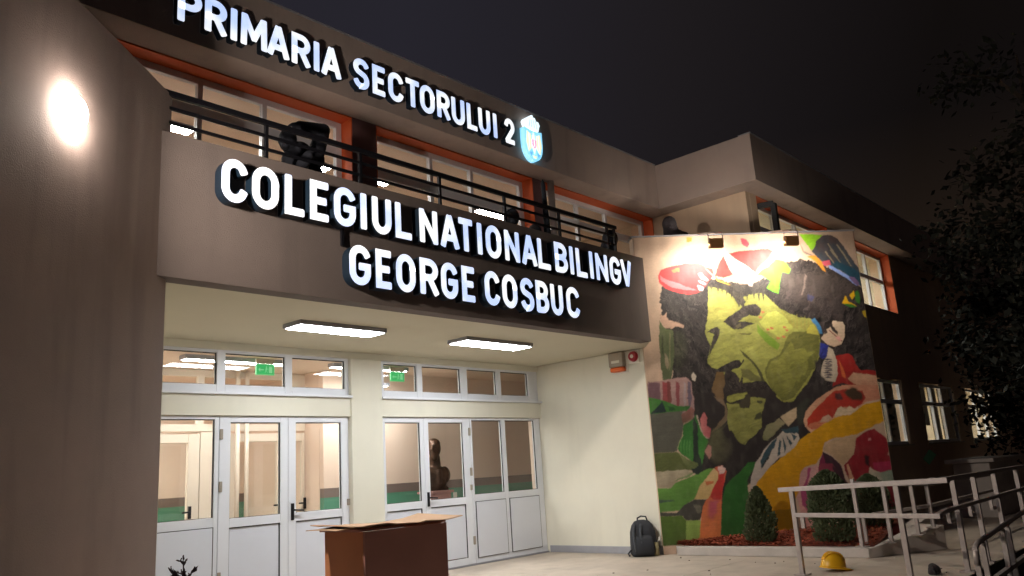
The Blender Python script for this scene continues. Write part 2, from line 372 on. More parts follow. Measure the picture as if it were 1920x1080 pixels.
part(MB().box(15.5,29,9.0,9.1,0.0,3.2),'room_wall','wingroom'); part(MB().box(15.5,29,6.17,9.0,3.2,3.23),'room_ceiling','wingroom'); part(MB().box(28.9,29,6.17,9.0,0,3.2),'room_wall','wingroom'); part(MB().box(15.4,15.5,6.17,9.0,0,3.2),'room_wall','wingroom')
# entrance hall behind the doors
part(MB().box(2.0,13.2,9.12,13.2,-.2,0.0),'hall_floor','hallfloor'); part(MB().box(10.41,13.2,9.13,13.2,3.06,3.2),'hall_ceiling','peachceil'); part(MB().box(2.0,10.408,9.61,13.2,3.06,3.2),'hall_ceiling','peachceil')
def dado(x0,x1,y,side=None):
    part(MB().box(x0,x1,y,y+.1,1.24,3.06),'hall_wall','peach'); part(MB().box(x0,x1,y-.004,y+.1,0,1.10),'hall_dado','green'); part(MB().box(x0,x1,y-.006,y+.1,1.10,1.24),'hall_band','band')
dado(7.3,13.2,10.75)
dado(2.0,7.3,13.0)
part(MB().box(7.30,7.40,10.86,13.0,0,3.06),'hall_wall','peach'); part(MB().box(2.0,2.1,9.1,13.2,0,3.06),'hall_wall','peach')
part(MB().box(13.1,13.2,9.23,10.74,0,3.06),'hall_wall','peach')
part(MB().box(10.40,13.1,9.122,9.22,0,3.06),'hall_wall','peach')
# inner glazed partition and its doors
def inner(x0,x1,y,g0,g1):
    d=part(MB().box(x0,g0,y,y+.06,0,2.12).box(g1,x1,y,y+.06,0,2.12).box(g0,g1,y+.001,y+.059,0,.86).box(g0,g1,y+.001,y+.059,2.0,2.12),'inner_door','pvc2',bevel=.004)
    MB().box(g0,g1,y+.03,y+.035,.86,2.0).build('pane','glass',d)
    MB().box(g1+.02,g1+.06,y-.02,y,.95,1.12).tube([(g1+.04,y-.04,1.04),(g1-.08,y-.04,1.04)],.012).build('handle','black',d)
inner(4.35,5.55,11.25,4.5,5.38); inner(5.95,6.95,11.25,6.1,6.8); inner(6.97,7.29,11.25,7.02,7.24)
part(frame(MB(),3.2,7.3,2.16,3.05,[(3.3,4.3),(4.4,5.5),(5.6,6.9)],(2.26,2.95),.06,11.25,11.31),'inner_transom','pvc2')
part(MB().box(5.56,5.94,11.25,11.33,0,2.15),'inner_post','pvc2'); part(MB().box(3.2,4.34,11.25,11.33,0,1.0),'hall_dado','green')
part(MB().tube([(6.05,11.1,0),(6.05,11.1,3.05)],.035,10).tube([(6.2,11.1,0),(6.2,11.1,3.05)],.03,10),'heating_pipe','pvc2',smooth=True)
part(MB().box(9.99,10.08,10.735,10.743,.93,1.02),'light_switch','whitep',bevel=.004)

# ------------------------------------------------------------------ flank wall (left) and mural screen wall (right)
def wallbox(E,dx,dy,L,th,z0,z1,nx,ny):
    E=Vector((*E,0)); d=Vector((dx,dy,0)); nn=Vector((nx,ny,0)); p=[E,E+d*L,E+d*L+nn*th,E+nn*th]
    return MB().prism([(q.x,q.y) for q in p],z0,z1)
fl=thing('flank_wall','tall plain brown-grey wall beside the entrance carrying the bright wall lamp','wall',(2.84,6.42,0))
wallbox((2.84,6.42),-ct,-st,6.6,.25,-.36,4.70,-st,ct).build('wall','flank',fl,bevel=.006)
U=Vector((ct,-st,0)); NV=Vector((-st,-ct,0)); O0=Vector((10.404,6.70,0))     # along the wall, out of the wall
def mw(u,z,d=0): p=O0+U*u+NV*d; return Vector((p.x,p.y,z))
sw=thing('mural_wall','freestanding wall with a large colourful painted mural of a bearded face','wall',(10.404,6.70,0))
p=[mw(-.05,0),mw(3.66,0),mw(3.66,0,-.22),mw(-.05,0,-.22)]
MB().prism([(q.x,q.y) for q in p],0,4.80).build('wall','plaster',sw,bevel=.006)
p=[mw(-.07,0,.02),mw(3.68,0,.02),mw(3.68,0,-.24),mw(-.07,0,-.24)]
MB().prism([(q.x,q.y) for q in p],4.801,4.82).build('coping','lampgrey',sw)
MURAL=[((46,40,40),[(317,3984),(841,3878),(1110,4093),(1726,3958),(2097,4075),(2324,4288),(2676,4356),(3066,4236),(3442,4027),(3836,3659),(4036,2961),(3934,2287),(3220,2149),(2845,2004),(2622,1690),(2244,1470),(1944,1170),(1505,1040),(1272,860),(1017,492),(778,547),(753,1009),(535,1256),(474,1810),(621,2284),(606,2448),(353,2444),(394,3118),(278,3458)],42,(70,60,58),-70,0),
((84,74,70),[(2287,4391),(2514,4300),(2514,4105),(2772,4123),(3083,4112),(3321,3992),(3586,3857),(3232,3444),(2676,3494),(2294,3754),(2291,4030)],27,(60,52,52),90,81),
((118,104,98),[(2713,4111),(2756,4068),(2692,3877),(2615,3742),(2605,3770),(2688,3946)],14,None,90,0),
((66,66,96),[(2717,3766),(2825,3734),(2756,3654),(2702,3670)],22,None,90,0),
((62,62,48),[(463,3274),(598,3282),(639,3056),(567,2772),(444,2623),(395,2780)],33,None,90,68),
((98,108,70),[(248,3455),(296,3347),(358,3299),(451,3288),(433,2882),(376,2703),(339,2512),(208,2525),(202,2776),(203,3102)],16,(84,92,62),90,0),
((150,136,110),[(273,2942),(313,2888),(323,2732),(298,2681),(261,2774)],14,None,90,0),
((126,128,90),[(386,3251),(410,3224),(346,2705),(317,2655)],14,None,90,0),
((70,78,52),[(264,3230),(281,3203),(247,2891),(226,2944)],14,None,90,0),
((196,160,138),[(278,3547),(314,3512),(382,3583),(367,3504),(404,3451),(485,3419),(634,3359),(622,3314),(497,3345),(426,3302),(400,3317),(334,3319),(299,3374),(264,3441)],11,None,90,0),
((172,138,132),[(-138,2351),(-110,2490),(194,2519),(355,2537),(449,2552),(581,2545),(650,2458),(646,2305),(659,2189),(628,1925),(368,1952),(156,2039),(-164,2100)],11,(150,120,120),90,0),
((150,70,72),[(193,2507),(282,2477),(264,2197),(209,2049),(162,2102)],16,None,90,0),
((120,62,60),[(271,2503),(321,2475),(304,2195),(248,2047),(240,2097)],16,None,90,0),
((140,74,78),[(403,2496),(453,2468),(434,2188),(378,2040),(371,2090)],16,None,90,0),
((168,150,150),[(521,2490),(551,2463),(533,2183),(476,2034),(488,2084)],16,None,90,0),
((110,96,110),[(587,2487),(637,2459),(618,2179),(561,2030),(554,2081)],16,None,90,0),
((120,88,96),[(-29,2511),(151,2483),(134,2204),(-51,2056),(-59,2106)],16,None,90,0),
((206,194,178),[(657,2573),(697,2626),(735,2557),(707,2483),(659,2509)],7,None,90,0),
((74,132,58),[(-130,2296),(162,2224),(388,2123),(597,2112),(523,2040),(457,2041),(-43,2011),(-131,1974)],8,(54,100,46),0,0),
((36,54,54),[(160,2201),(208,2042),(-48,2024)],4,None,90,0),
((40,84,44),[(243,2125),(320,2108),(355,2062),(249,2053)],11,None,90,0),
((96,94,84),[(-135,1975),(-41,2023),(458,2044),(457,1868),(405,1671),(299,1448),(-155,1442)],7,None,90,0),
((98,106,60),[(-154,1448),(299,1444),(430,1348),(539,1169),(-132,1172)],5,None,90,0),
((48,104,48),[(446,1831),(601,1922),(661,1982),(713,1753),(809,1573),(723,1404),(643,1163),(503,1300),(325,1446),(320,1514),(415,1670)],11,(66,126,56),60,0),
((44,56,48),[(606,1960),(669,1831),(635,1483),(668,1161),(539,1169),(572,1611)],16,None,90,0),
((84,140,70),[(357,1500),(385,1610),(398,1609),(366,1401)],11,None,90,0),
((84,140,70),[(402,1497),(430,1607),(443,1606),(409,1380)],11,None,90,0),
((84,140,70),[(447,1495),(475,1604),(488,1604),(452,1358)],11,None,90,0),
((84,140,70),[(493,1492),(521,1602),(534,1601),(495,1337)],11,None,90,0),
((160,168,120),[(424,1688),(432,1684),(359,1574),(322,1477),(310,1484),(354,1587)],4,None,90,0),
((136,142,92),[(317,1438),(441,1328),(602,1263),(619,1164),(486,1158),(396,1270)],8,(100,110,66),60,0),
((150,92,88),[(439,1994),(523,2040),(609,2099),(648,2040),(603,1935),(516,1864),(436,1856)],14,(110,84,70),90,0),
((150,132,112),[(449,1849),(574,1911),(610,1941),(557,1881),(460,1836)],5,None,90,0),
((120,100,80),[(969,2232),(1102,2226),(1150,2083),(1161,2006),(1172,1891),(1017,1761),(862,1682),(971,1814),(1103,1920),(1131,2058),(1064,2138)],11,None,90,0),
((112,112,78),[(726,1422),(822,1572),(866,1694),(1018,1773),(1166,1891),(1027,1735),(1052,1621),(1148,1541),(1176,1452),(1048,1273),(910,1220),(838,1274),(810,1306)],14,(76,72,58),60,41),
((176,130,118),[(726,1422),(803,1523),(844,1484),(824,1349),(796,1303)],14,None,90,0),
((196,120,118),[(719,1916),(796,2006),(828,1923),(806,1798),(872,1744),(829,1606),(753,1651),(711,1791)],12,(170,86,90),0,0),
((196,176,160),[(659,1970),(686,1968),(707,1816),(743,1676),(826,1603),(775,1618),(710,1728)],5,None,90,0),
((50,44,40),[(837,1909),(914,1893),(984,1813),(922,1741),(850,1795)],19,None,90,0),
((176,164,138),[(-130,1172),(441,1178),(501,1135),(456,1077),(233,1042),(317,995),(156,929),(-128,948)],14,(156,142,120),90,0),
((106,154,70),[(-129,942),(155,924),(227,992),(481,1075),(752,1169),(856,1168),(559,852),(495,748),(386,695),(247,596),(-119,591),(-119,767),(-124,888)],7,(90,132,60),90,0),
((70,92,80),[(-125,774),(163,757),(212,742),(-124,720)],11,None,90,0),
((130,150,100),[(231,1030),(487,1124),(566,1137),(456,1077),(269,1022)],16,None,90,0),
((44,52,50),[(507,1184),(629,1225),(654,1163),(587,1093),(513,1122)],19,None,90,0),
((74,72,66),[(-122,600),(205,566),(332,674),(494,742),(688,729),(626,643),(587,526),(538,443),(332,451),(289,520),(-125,539)],5,None,90,0),
((110,108,94),[(474,677),(573,647),(583,574),(508,531),(491,604)],19,None,90,0),
((86,112,44),[(-119,538),(279,523),(335,448),(337,305),(297,118),(-129,117)],4,(74,96,40),90,0),
((140,168,84),[(332,450),(551,442),(501,105),(289,118)],4,None,90,0),
((206,104,78),[(859,1189),(978,1206),(1035,1114),(992,983),(938,864),(895,625),(816,95),(494,115),(547,409),(614,644),(705,758),(815,921),(890,1001)],8,(206,122,70),90,0),
((196,60,56),[(933,1158),(1019,1115),(983,983),(935,864),(904,721),(787,717),(741,756),(825,920),(894,1001)],16,None,90,0),
((190,88,110),[(720,697),(852,712),(806,535),(741,420),(673,496)],24,(186,96,90),90,27),
((222,186,136),[(843,1169),(904,1110),(890,1001),(825,920),(702,734),(492,746),(593,923)],7,(200,170,110),90,0),
((206,120,76),[(678,990),(821,987),(803,946),(698,934)],11,None,90,0),
((236,200,190),[(897,1184),(965,1205),(1024,1152),(990,1093),(924,1085)],14,None,90,0),
((50,104,44),[(1388,1228),(1552,1218),(1393,1043),(1337,961),(1331,802),(1352,740),(1262,481),(1213,108),(820,128),(877,506),(936,767),(996,909),(1099,1000),(1238,1090)],4,(44,92,40),90,0),
((156,158,80),[(1104,3972),(1238,3924),(1468,3872),(1549,3619),(1669,3795),(1972,3818),(2089,3701),(2220,3566),(2366,3474),(2533,3398),(2707,3373),(2833,3265),(2811,3009),(2765,2774),(2675,2593),(2530,2392),(2358,2235),(2235,2102),(2077,2086),(1960,2174),(1894,2317),(1801,2453),(1521,2418),(1345,2378),(1181,2567),(1081,2654),(990,2683),(947,2751),(969,2858),(1021,3006),(976,3125),(957,3252),(1021,3427)],18,(142,142,70),90,0),
((178,172,88),[(1096,3937),(1295,3875),(1439,3815),(1514,3649),(1517,3568),(1364,3440),(1265,3417),(1007,3428),(1064,3667)],14,(166,164,82),90,0),
((52,46,42),[(1098,3950),(1194,3947),(1377,3871),(1504,3785),(1588,3795),(1624,3753),(1756,3803),(1925,3823),(2055,3777),(2080,3955),(1103,3991)],33,None,90,0),
((60,54,46),[(1429,3842),(1569,3647),(1632,3604),(1686,3696),(1604,3808),(1515,3866)],19,None,90,0),
((60,52,44),[(1123,3976),(1161,3975),(1135,3867)],5,None,90,0),
((60,52,44),[(1229,3945),(1268,3944),(1239,3822)],5,None,90,0),
((60,52,44),[(1295,3922),(1334,3921),(1308,3827)],5,None,90,0),
((60,52,44),[(1368,3899),(1407,3898),(1378,3776)],5,None,90,0),
((60,52,44),[(1440,3869),(1479,3868),(1448,3733)],5,None,90,0),
((60,52,44),[(1698,3832),(1737,3831),(1707,3709)],5,None,90,0),
((60,52,44),[(1809,3828),(1848,3826),(1819,3718)],5,None,90,0),
((60,52,44),[(1890,3811),(1929,3810),(1896,3675)],5,None,90,0),
((60,52,44),[(1959,3808),(1998,3807),(1967,3685)],5,None,90,0),
((110,110,54),[(2302,3141),(2405,3176),(2569,3162),(2703,3217),(2812,3105),(2779,2852),(2727,2722),(2681,2618),(2551,2480),(2400,2317),(2238,2144),(2057,2115),(1939,2237),(1866,2397),(1824,2581),(1944,2759),(2134,2842),(2228,3010)],16,(98,98,48),90,0),
((136,136,64),[(2328,3033),(2359,2964),(2363,2898),(2406,2909),(2473,2893),(2530,2903),(2575,2835),(2634,2859),(2703,2856),(2559,2730),(2557,2624),(2465,2471),(2414,2500),(2367,2371),(2319,2413),(2261,2299),(2120,2176),(2009,2156),(1933,2289),(1858,2436),(1864,2579),(1968,2731),(2160,2828)],16,(112,112,54),90,0),
((186,190,92),[(2005,3490),(2163,3524),(2288,3424),(2401,3244),(2322,3180),(2249,3156),(2139,3068),(2068,3151),(1941,3223),(1849,3361)],14,None,90,0),
((120,152,44),[(1817,3329),(1862,3253),(1996,3127),(2148,2987),(2087,2897),(1950,2996),(1800,3203)],8,None,90,0),
((196,112,76),[(1944,3250),(1998,3237),(2008,3212),(1958,3209)],12,None,90,0),
((196,112,76),[(2016,3267),(2069,3254),(2079,3229),(2029,3226)],12,None,90,0),
((196,112,76),[(2225,3278),(2279,3265),(2289,3240),(2238,3237)],12,None,90,0),
((196,112,76),[(2259,3223),(2312,3210),(2322,3185),(2272,3182)],12,None,90,0),
((196,112,76),[(2104,3109),(2157,3096),(2168,3072),(2117,3069)],12,None,90,0),
((196,112,76),[(2190,3132),(2244,3119),(2254,3095),(2204,3091)],12,None,90,0),
((196,112,76),[(1848,3456),(1902,3443),(1912,3418),(1862,3415)],12,None,90,0),
((196,112,76),[(1901,3534),(1954,3521),(1965,3497),(1914,3493)],12,None,90,0),
((160,156,70),[(2232,3521),(2260,3520),(2418,3270),(2400,3237)],4,None,90,0),
((160,152,76),[(2341,3314),(2384,3298),(2384,3474)],7,None,90,0),
((160,152,76),[(2387,3244),(2429,3229),(2436,3445)],7,None,90,0),
((160,152,76),[(2440,3229),(2482,3213),(2495,3469)],7,None,90,0),
((160,152,76),[(2511,3239),(2554,3224),(2559,3426)],7,None,90,0),
((160,152,76),[(2563,3210),(2605,3195),(2617,3437)],7,None,90,0),
((160,152,76),[(2636,3234),(2678,3218),(2682,3407)],7,None,90,0),
((186,178,78),[(2616,3194),(2684,3272),(2742,3283),(2795,3173),(2812,3105),(2677,3138),(2608,3141)],8,None,90,0),
((58,50,46),[(1275,3386),(1366,3462),(1544,3562),(1621,3627),(1831,3646),(1917,3561),(1878,3481),(1818,3443),(1712,3475),(1597,3439),(1520,3375),(1581,3319),(1435,3252),(1348,3316)],14,None,90,0),
((160,158,74),[(1590,3439),(1734,3440),(1800,3363),(1657,3372)],5,None,90,0),
((46,40,38),[(1520,3375),(1657,3375),(1782,3335),(1647,3303),(1573,3263),(1477,3257),(1440,3292)],7,None,90,0),
((104,96,70),[(1456,3304),(1544,3354),(1559,3307),(1492,3269)],8,None,90,0),
((104,102,52),[(1496,3196),(1631,3183),(1732,3195),(1668,3153),(1534,3172)],5,None,90,0),
((52,46,42),[(980,3223),(1057,3282),(1156,3308),(1200,3269),(1183,3177),(1112,3061),(1047,2972),(981,2857),(958,2799),(1018,2999),(1070,3142),(1101,3193),(1025,3234)],5,None,90,0),
((48,42,40),[(951,2743),(983,2674),(1088,2653),(1232,2727),(1373,2773),(1455,2775),(1476,2729),(1522,2792),(1530,2752),(1440,2662),(1327,2629),(1240,2581),(1189,2597),(1057,2616),(981,2659)],7,None,90,0),
((74,74,42),[(1479,2941),(1586,2841),(1703,2705),(1780,2570),(1815,2412),(1762,2441),(1718,2612),(1616,2761),(1530,2831)],5,None,90,0),
((110,108,60),[(1465,2651),(1597,2618),(1717,2508),(1774,2427),(1601,2449),(1462,2521)],19,None,90,0),
((52,44,42),[(1186,2597),(1260,2632),(1361,2575),(1395,2524),(1410,2433),(1464,2534),(1472,2391),(1572,2431),(1649,2408),(1769,2389),(1853,2313),(1976,2223),(1938,2147),(1634,2197),(1521,2254),(1372,2249),(1208,2219),(1120,2201),(1127,2344),(1180,2444)],19,None,90,0),
((110,84,46),[(1070,2615),(1175,2597),(1183,2444),(1133,2344),(1126,2184),(1019,2202),(963,2314),(956,2365),(1028,2516)],11,(120,96,70),90,0),
((150,150,74),[(1179,2222),(1306,2256),(1510,2271),(1517,2204),(1361,2161),(1223,2127),(1180,2155)],8,None,90,0),
((138,138,74),[(1163,2127),(1220,2104),(1354,2110),(1373,2032),(1452,2041),(1520,2025),(1552,2164),(1554,2202),(1673,2185),(1793,2153),(1752,2050),(1714,1976),(1686,1888),(1680,1724),(1619,1689),(1570,1629),(1456,1570),(1376,1487),(1292,1530),(1237,1623),(1196,1713),(1156,1713),(1140,1855),(1166,2018)],15,(126,126,68),90,0),
((66,60,46),[(1235,2123),(1369,2122),(1506,2243),(1559,2240),(1551,2125),(1522,2063),(1437,2029),(1358,2040),(1352,2091)],22,None,90,0),
((70,70,46),[(1617,1949),(1685,1977),(1706,1938),(1671,1876),(1560,1851)],19,None,90,0),
((70,70,46),[(1641,2146),(1733,2128),(1728,2090),(1648,2101)],19,None,90,0),
((60,62,54),[(2275,2022),(2468,2128),(2520,2113),(2398,1939),(2334,1737),(2273,1741),(2250,1857)],19,None,90,27),
((196,172,140),[(1995,1871),(2171,1964),(2270,2010),(2248,1844),(2102,1725),(2049,1779)],7,None,90,0),
((120,122,84),[(1659,1586),(1750,1757),(1862,1789),(1980,1859),(2049,1779),(1986,1719),(1850,1613),(1732,1531),(1678,1532)],19,(150,140,110),0,0),
((196,184,170),[(1518,1232),(1627,1350),(1766,1492),(1913,1584),(1991,1655),(2231,1642),(2244,1527),(2182,1405),(2006,1302),(1867,1258),(1716,1133),(1563,982),(1484,889),(1390,773),(1360,848),(1409,1017)],8,(176,164,156),90,0),
((54,78,88),[(1570,1229),(1763,1467),(1898,1572),(1839,1437),(1699,1296),(1581,1117)],16,None,90,0),
((54,78,88),[(1919,1533),(1956,1506),(1900,1309),(1857,1286)],16,None,90,0),
((54,78,88),[(1980,1580),(2023,1414),(1984,1329)],16,None,90,0),
((54,78,88),[(2037,1602),(2125,1471),(2089,1410)],16,None,90,0),
((54,78,88),[(2121,1623),(2220,1566),(2155,1494)],16,None,90,0),
((54,78,88),[(1968,1682),(2243,1717),(2241,1616),(2027,1628)],16,None,90,0),
((44,48,50),[(1603,1177),(1796,1415),(1707,1258),(1589,1122)],11,None,90,0),
((168,42,38),[(3023,2761),(3238,2793),(3303,2761),(3358,2585),(3416,2516),(3792,2498),(3837,2278),(3810,2043),(3352,2060),(3185,2304),(3052,2337),(2890,2279),(3018,2470)],14,(140,36,34),90,0),
((208,104,62),[(3070,2705),(3137,2517),(3145,2398),(3082,2440)],8,None,90,0),
((206,164,134),[(3172,2396),(3285,2488),(3665,2418),(3782,2281),(3785,2058),(3697,2036),(3637,2091),(3425,2239),(3256,2313)],11,(186,120,96),90,0),
((210,162,130),[(2442,1602),(2363,1710),(2345,1788),(2412,1938),(2600,2095),(2840,2226),(2974,2284),(3116,2303),(3323,2293),(3765,2264),(3787,2066),(3416,2024),(3264,1941),(2965,1802),(2753,1763),(2528,1635)],7,(190,120,96),0,0),
((186,62,44),[(2405,1808),(2580,1967),(2814,2149),(2893,2210),(3105,2238),(3377,2198),(3414,2092),(3343,2002),(3236,1942),(3047,1966),(2915,1921),(2829,1810),(2726,1854),(2600,1746),(2463,1651),(2403,1706)],11,(160,46,38),0,0),
((206,120,90),[(2404,1708),(2479,1755),(2604,1774),(2698,1845),(2790,1827),(2742,1779),(2531,1650),(2438,1668)],19,None,90,0),
((70,54,40),[(3058,2202),(3248,2262),(3384,2145),(3352,2053),(3173,2063)],22,None,90,19),
((86,44,46),[(2914,2170),(3026,2177),(3039,2085),(2941,2077)],22,None,90,14),
((218,192,160),[(2871,1861),(2934,1948),(2993,1977),(3068,1928),(3117,1977),(3170,1959),(3206,1927),(3275,1969),(3228,1894),(3182,1868),(3008,1813),(2870,1808)],11,None,90,0),
((210,170,146),[(2600,1748),(2668,1834),(2769,1867),(2811,1826),(2739,1760)],11,None,90,0),
((128,46,76),[(2510,1172),(2583,1293),(2627,1140),(2646,840),(2434,854)],8,None,90,0),
((66,42,52),[(2574,1319),(2734,1221),(2848,1089),(2886,825),(2646,840),(2609,1116)],8,None,90,0),
((198,166,132),[(2598,1342),(2703,1450),(2846,1492),(3166,1527),(3134,1399),(3077,1238),(2968,1157),(2865,1090),(2736,1233)],7,None,90,0),
((152,38,48),[(3160,1487),(3399,1601),(3470,1612),(3663,1440),(3671,1313),(3624,1201),(3730,1119),(3742,992),(3437,950),(3301,1034),(3248,802),(2993,818),(2906,948),(2891,1099),(2981,1156),(3077,1238),(3131,1400)],11,(130,32,40),90,0),
((60,30,34),[(3251,1215),(3330,1198),(3286,1024),(3241,1077)],22,None,90,14),
((214,160,130),[(2931,1096),(2960,1107),(2986,1018),(3028,866),(2986,856),(2945,896)],11,None,90,0),
((224,150,150),[(3348,1463),(3392,1480),(3399,1441),(3349,1431)],5,None,90,0),
((188,172,150),[(3295,1036),(3370,957),(3706,982),(3781,940),(3754,791),(3250,814)],11,(110,140,124),0,0),
((170,46,80),[(3367,1095),(3674,1110),(3746,1055),(3708,995),(3437,952),(3365,1007)],14,None,90,0),
((150,70,84),[(2467,1038),(2523,1135),(2710,1123),(2784,994),(2852,915),(2893,838),(2486,814),(2344,590),(2352,383),(2403,283),(2399,90),(2242,101),(2350,712)],8,(128,44,70),0,0),
((70,40,50),[(2706,1098),(2820,967),(2938,785),(2841,521),(2470,545),(2478,765),(2710,874)],19,None,90,0),
((206,158,156),[(2181,1093),(2342,1096),(2481,1125),(2483,1037),(2369,822),(2341,554),(2340,287),(2299,109),(2099,111),(2099,545),(2060,731),(2127,911)],8,(206,150,140),90,0),
((172,74,116),[(2143,750),(2259,903),(2314,1085),(2360,1082),(2270,840),(2260,559),(2219,464),(2151,542)],14,None,90,0),
((172,74,116),[(2245,463),(2312,556),(2311,458)],14,None,90,0),
((200,70,60),[(2341,396),(2403,283),(2399,90),(2309,108)],11,None,90,0),
((150,36,46),[(2971,820),(3226,804),(3129,514),(3027,509),(2964,697)],8,None,90,0),
((210,120,80),[(3071,690),(3098,689),(3135,514),(3109,515)],7,None,90,0),
((150,36,50),[(3479,776),(3836,762),(3752,5),(3400,20)],8,None,90,0),
((206,150,150),[(3669,673),(3738,675),(3725,639),(3670,636)],8,None,90,0),
((48,44,36),[(3128,786),(3477,764),(3400,20),(3042,45)],11,None,90,0),  # dark patch painted in for the shrub before the wall, not mural colour
((212,156,22),[(3764,2029),(3760,1757),(3451,1643),(3179,1537),(2764,1496),(2644,1447),(2576,1290),(2450,1139),(2255,1096),(2173,998),(2107,729),(1984,582),(1868,77),(1621,79),(1539,381),(1283,628),(1489,924),(1682,1107),(1916,1266),(2147,1396),(2250,1510),(2483,1633),(2671,1728),(2903,1821),(3125,1841),(3350,1977),(3648,2027)],12,(198,140,20),90,0),
((166,124,22),[(1671,501),(1961,506),(2029,429),(1972,228),(1699,241)],8,None,90,0),
((70,128,176),[(2710,3352),(2784,3379),(2859,3224),(2867,3116),(2816,3129),(2779,3254)],8,None,90,0),
((218,194,168),[(2829,3050),(2881,3102),(2908,3181),(2996,3205),(3071,3323),(3228,3330),(3254,3234),(3229,3060),(3153,2942),(3033,2911),(2927,2949)],7,(206,176,150),90,0),
((64,54,54),[(2841,3292),(2915,3316),(2957,3139),(2897,3114)],16,None,90,0),
((64,54,54),[(2993,3272),(3037,3284),(3133,3138),(3118,3089),(3022,3190)],16,None,90,0),
((64,54,54),[(3065,3460),(3243,3425),(3237,3303),(3153,3306),(3078,3364)],16,None,90,0),
((130,40,40),[(2978,3178),(2994,3178),(3180,2994),(3161,2989)],3,None,90,0),
((232,170,160),[(3072,3066),(3144,3077),(3168,3008),(3123,2990)],7,None,90,0),
((50,58,150),[(2804,2984),(2942,2938),(2887,2767),(2807,2715),(2757,2773)],9,(40,44,110),90,0),
((196,180,160),[(2935,2912),(2998,2869),(3038,2680),(3020,2470),(2960,2354),(2810,2386),(2729,2484),(2799,2665),(2887,2767)],9,None,90,0),
((84,76,84),[(2793,2719),(2906,2726),(2972,2702),(2874,2699)],12,None,90,0),
((84,76,84),[(2807,2683),(2942,2690),(2966,2667),(2868,2665)],12,None,90,0),
((84,76,84),[(2821,2648),(2895,2658),(2960,2631),(2863,2630)],12,None,90,0),
((84,76,84),[(2777,2616),(2931,2622),(2954,2596),(2857,2596)],12,None,90,0),
((84,76,84),[(2791,2581),(2884,2590),(2949,2560),(2852,2562)],12,None,90,0),
((84,76,84),[(2805,2546),(2920,2554),(2943,2525),(2847,2528)],12,None,90,0),
((84,76,84),[(2761,2514),(2873,2522),(2937,2490),(2841,2494)],12,None,90,0),
((84,76,84),[(2775,2479),(2909,2486),(2932,2454),(2836,2460)],12,None,90,0),
((84,76,84),[(2789,2444),(2862,2454),(2926,2419),(2830,2427)],12,None,90,0),
((62,56,56),[(2679,2697),(2793,2719),(2729,2484),(2810,2386),(2720,2340),(2643,2462)],19,None,90,27),
((196,44,50),[(302,4156),(353,4250),(453,4294),(647,4322),(746,4349),(966,4341),(1035,4322),(1116,4209),(1191,4124),(1127,4055),(1028,3936),(909,3859),(756,3838),(558,3886),(401,3946),(313,4034)],8,(206,54,58),0,0),
((232,120,128),[(324,4176),(368,4140),(431,4097),(602,4036),(809,3941),(914,3903),(697,3918),(499,3972),(347,4073)],11,None,90,0),
((206,110,60),[(531,4257),(670,4280),(649,4212),(539,4209)],19,None,90,0),
((236,214,220),[(960,4174),(1003,4186),(1111,4059),(1082,4043),(991,4090)],8,None,90,0),
((236,214,220),[(940,4065),(986,4050),(1074,4003),(1047,3986),(969,4023)],8,None,90,0),
((236,214,220),[(917,3984),(963,3969),(1021,3939),(995,3893),(948,3901)],8,None,90,0),
((214,52,50),[(1019,4323),(1201,4234),(1216,4123),(1325,4340),(1410,4462),(1497,4265),(1529,4140),(1363,4088),(1229,4123),(1167,4180)],11,None,90,0),
((222,36,34),[(1496,4480),(1684,4525),(1881,4530),(2163,4549),(2244,4502),(2138,4368),(1985,4262),(1888,4148),(1776,4266),(1648,4354)],7,(214,60,60),0,0),
((228,200,190),[(1408,4469),(1495,4473),(1648,4357),(1776,4269),(1889,4154),(1896,4099),(1817,3926),(1761,3950),(1740,3995),(1683,3986),(1650,4053),(1596,4069),(1512,4168),(1459,4294)],8,None,90,0),
((206,110,120),[(1625,4288),(1641,4279),(1605,4137),(1595,4143)],7,None,90,0),
((206,110,120),[(1673,4251),(1689,4242),(1651,4102),(1640,4108)],7,None,90,0),
((206,110,120),[(1721,4213),(1737,4204),(1696,4068),(1686,4074)],7,None,90,0),
((206,110,120),[(1769,4175),(1785,4166),(1742,4033),(1732,4039)],7,None,90,0),
((206,110,120),[(1817,4138),(1833,4129),(1787,3998),(1777,4004)],7,None,90,0),
((226,176,66),[(1213,4124),(1242,4116),(1292,4049),(1479,3966),(1432,3973),(1260,4037)],4,None,90,0),
((200,80,96),[(1725,4732),(1822,4715),(1866,4629),(1810,4575),(1742,4647)],14,None,90,0),
((170,150,60),[(836,4773),(919,4770),(911,4701),(827,4689)],11,None,90,0),
((116,206,42),[(1925,4119),(2019,4191),(2157,4270),(2269,4364),(2405,4331),(2498,4189),(2459,4118),(2337,4150),(2287,4002),(2237,3798),(2138,3840),(2056,3901),(2136,4021),(2006,4095)],12,None,90,0),
((146,206,42),[(2727,4772),(3126,4746),(3026,4664),(2971,4538),(2892,4491),(2830,4599)],7,None,90,0),
((150,130,120),[(2708,4645),(2770,4488),(2940,4383),(2871,4400),(2737,4460)],7,None,90,0),
((82,70,72),[(2996,4650),(3140,4743),(3270,4745),(3361,4682),(3466,4522),(3563,4320),(3652,4162),(3695,4034),(3681,3826),(3533,3968),(3344,4131),(3146,4236),(3029,4310),(2895,4484),(2964,4538)],12,(40,78,96),90,0),
((38,76,96),[(3181,4277),(3300,4301),(3578,4151),(3683,4007),(3671,3854),(3459,4043)],19,None,90,0),
((160,148,124),[(3176,4609),(3205,4608),(3323,4357),(3283,4372)],9,None,90,0),
((160,148,124),[(3110,4462),(3134,4476),(3262,4246),(3224,4275)],9,None,90,0),
((160,148,124),[(3331,4583),(3360,4582),(3542,4194),(3515,4209)],9,None,90,0),
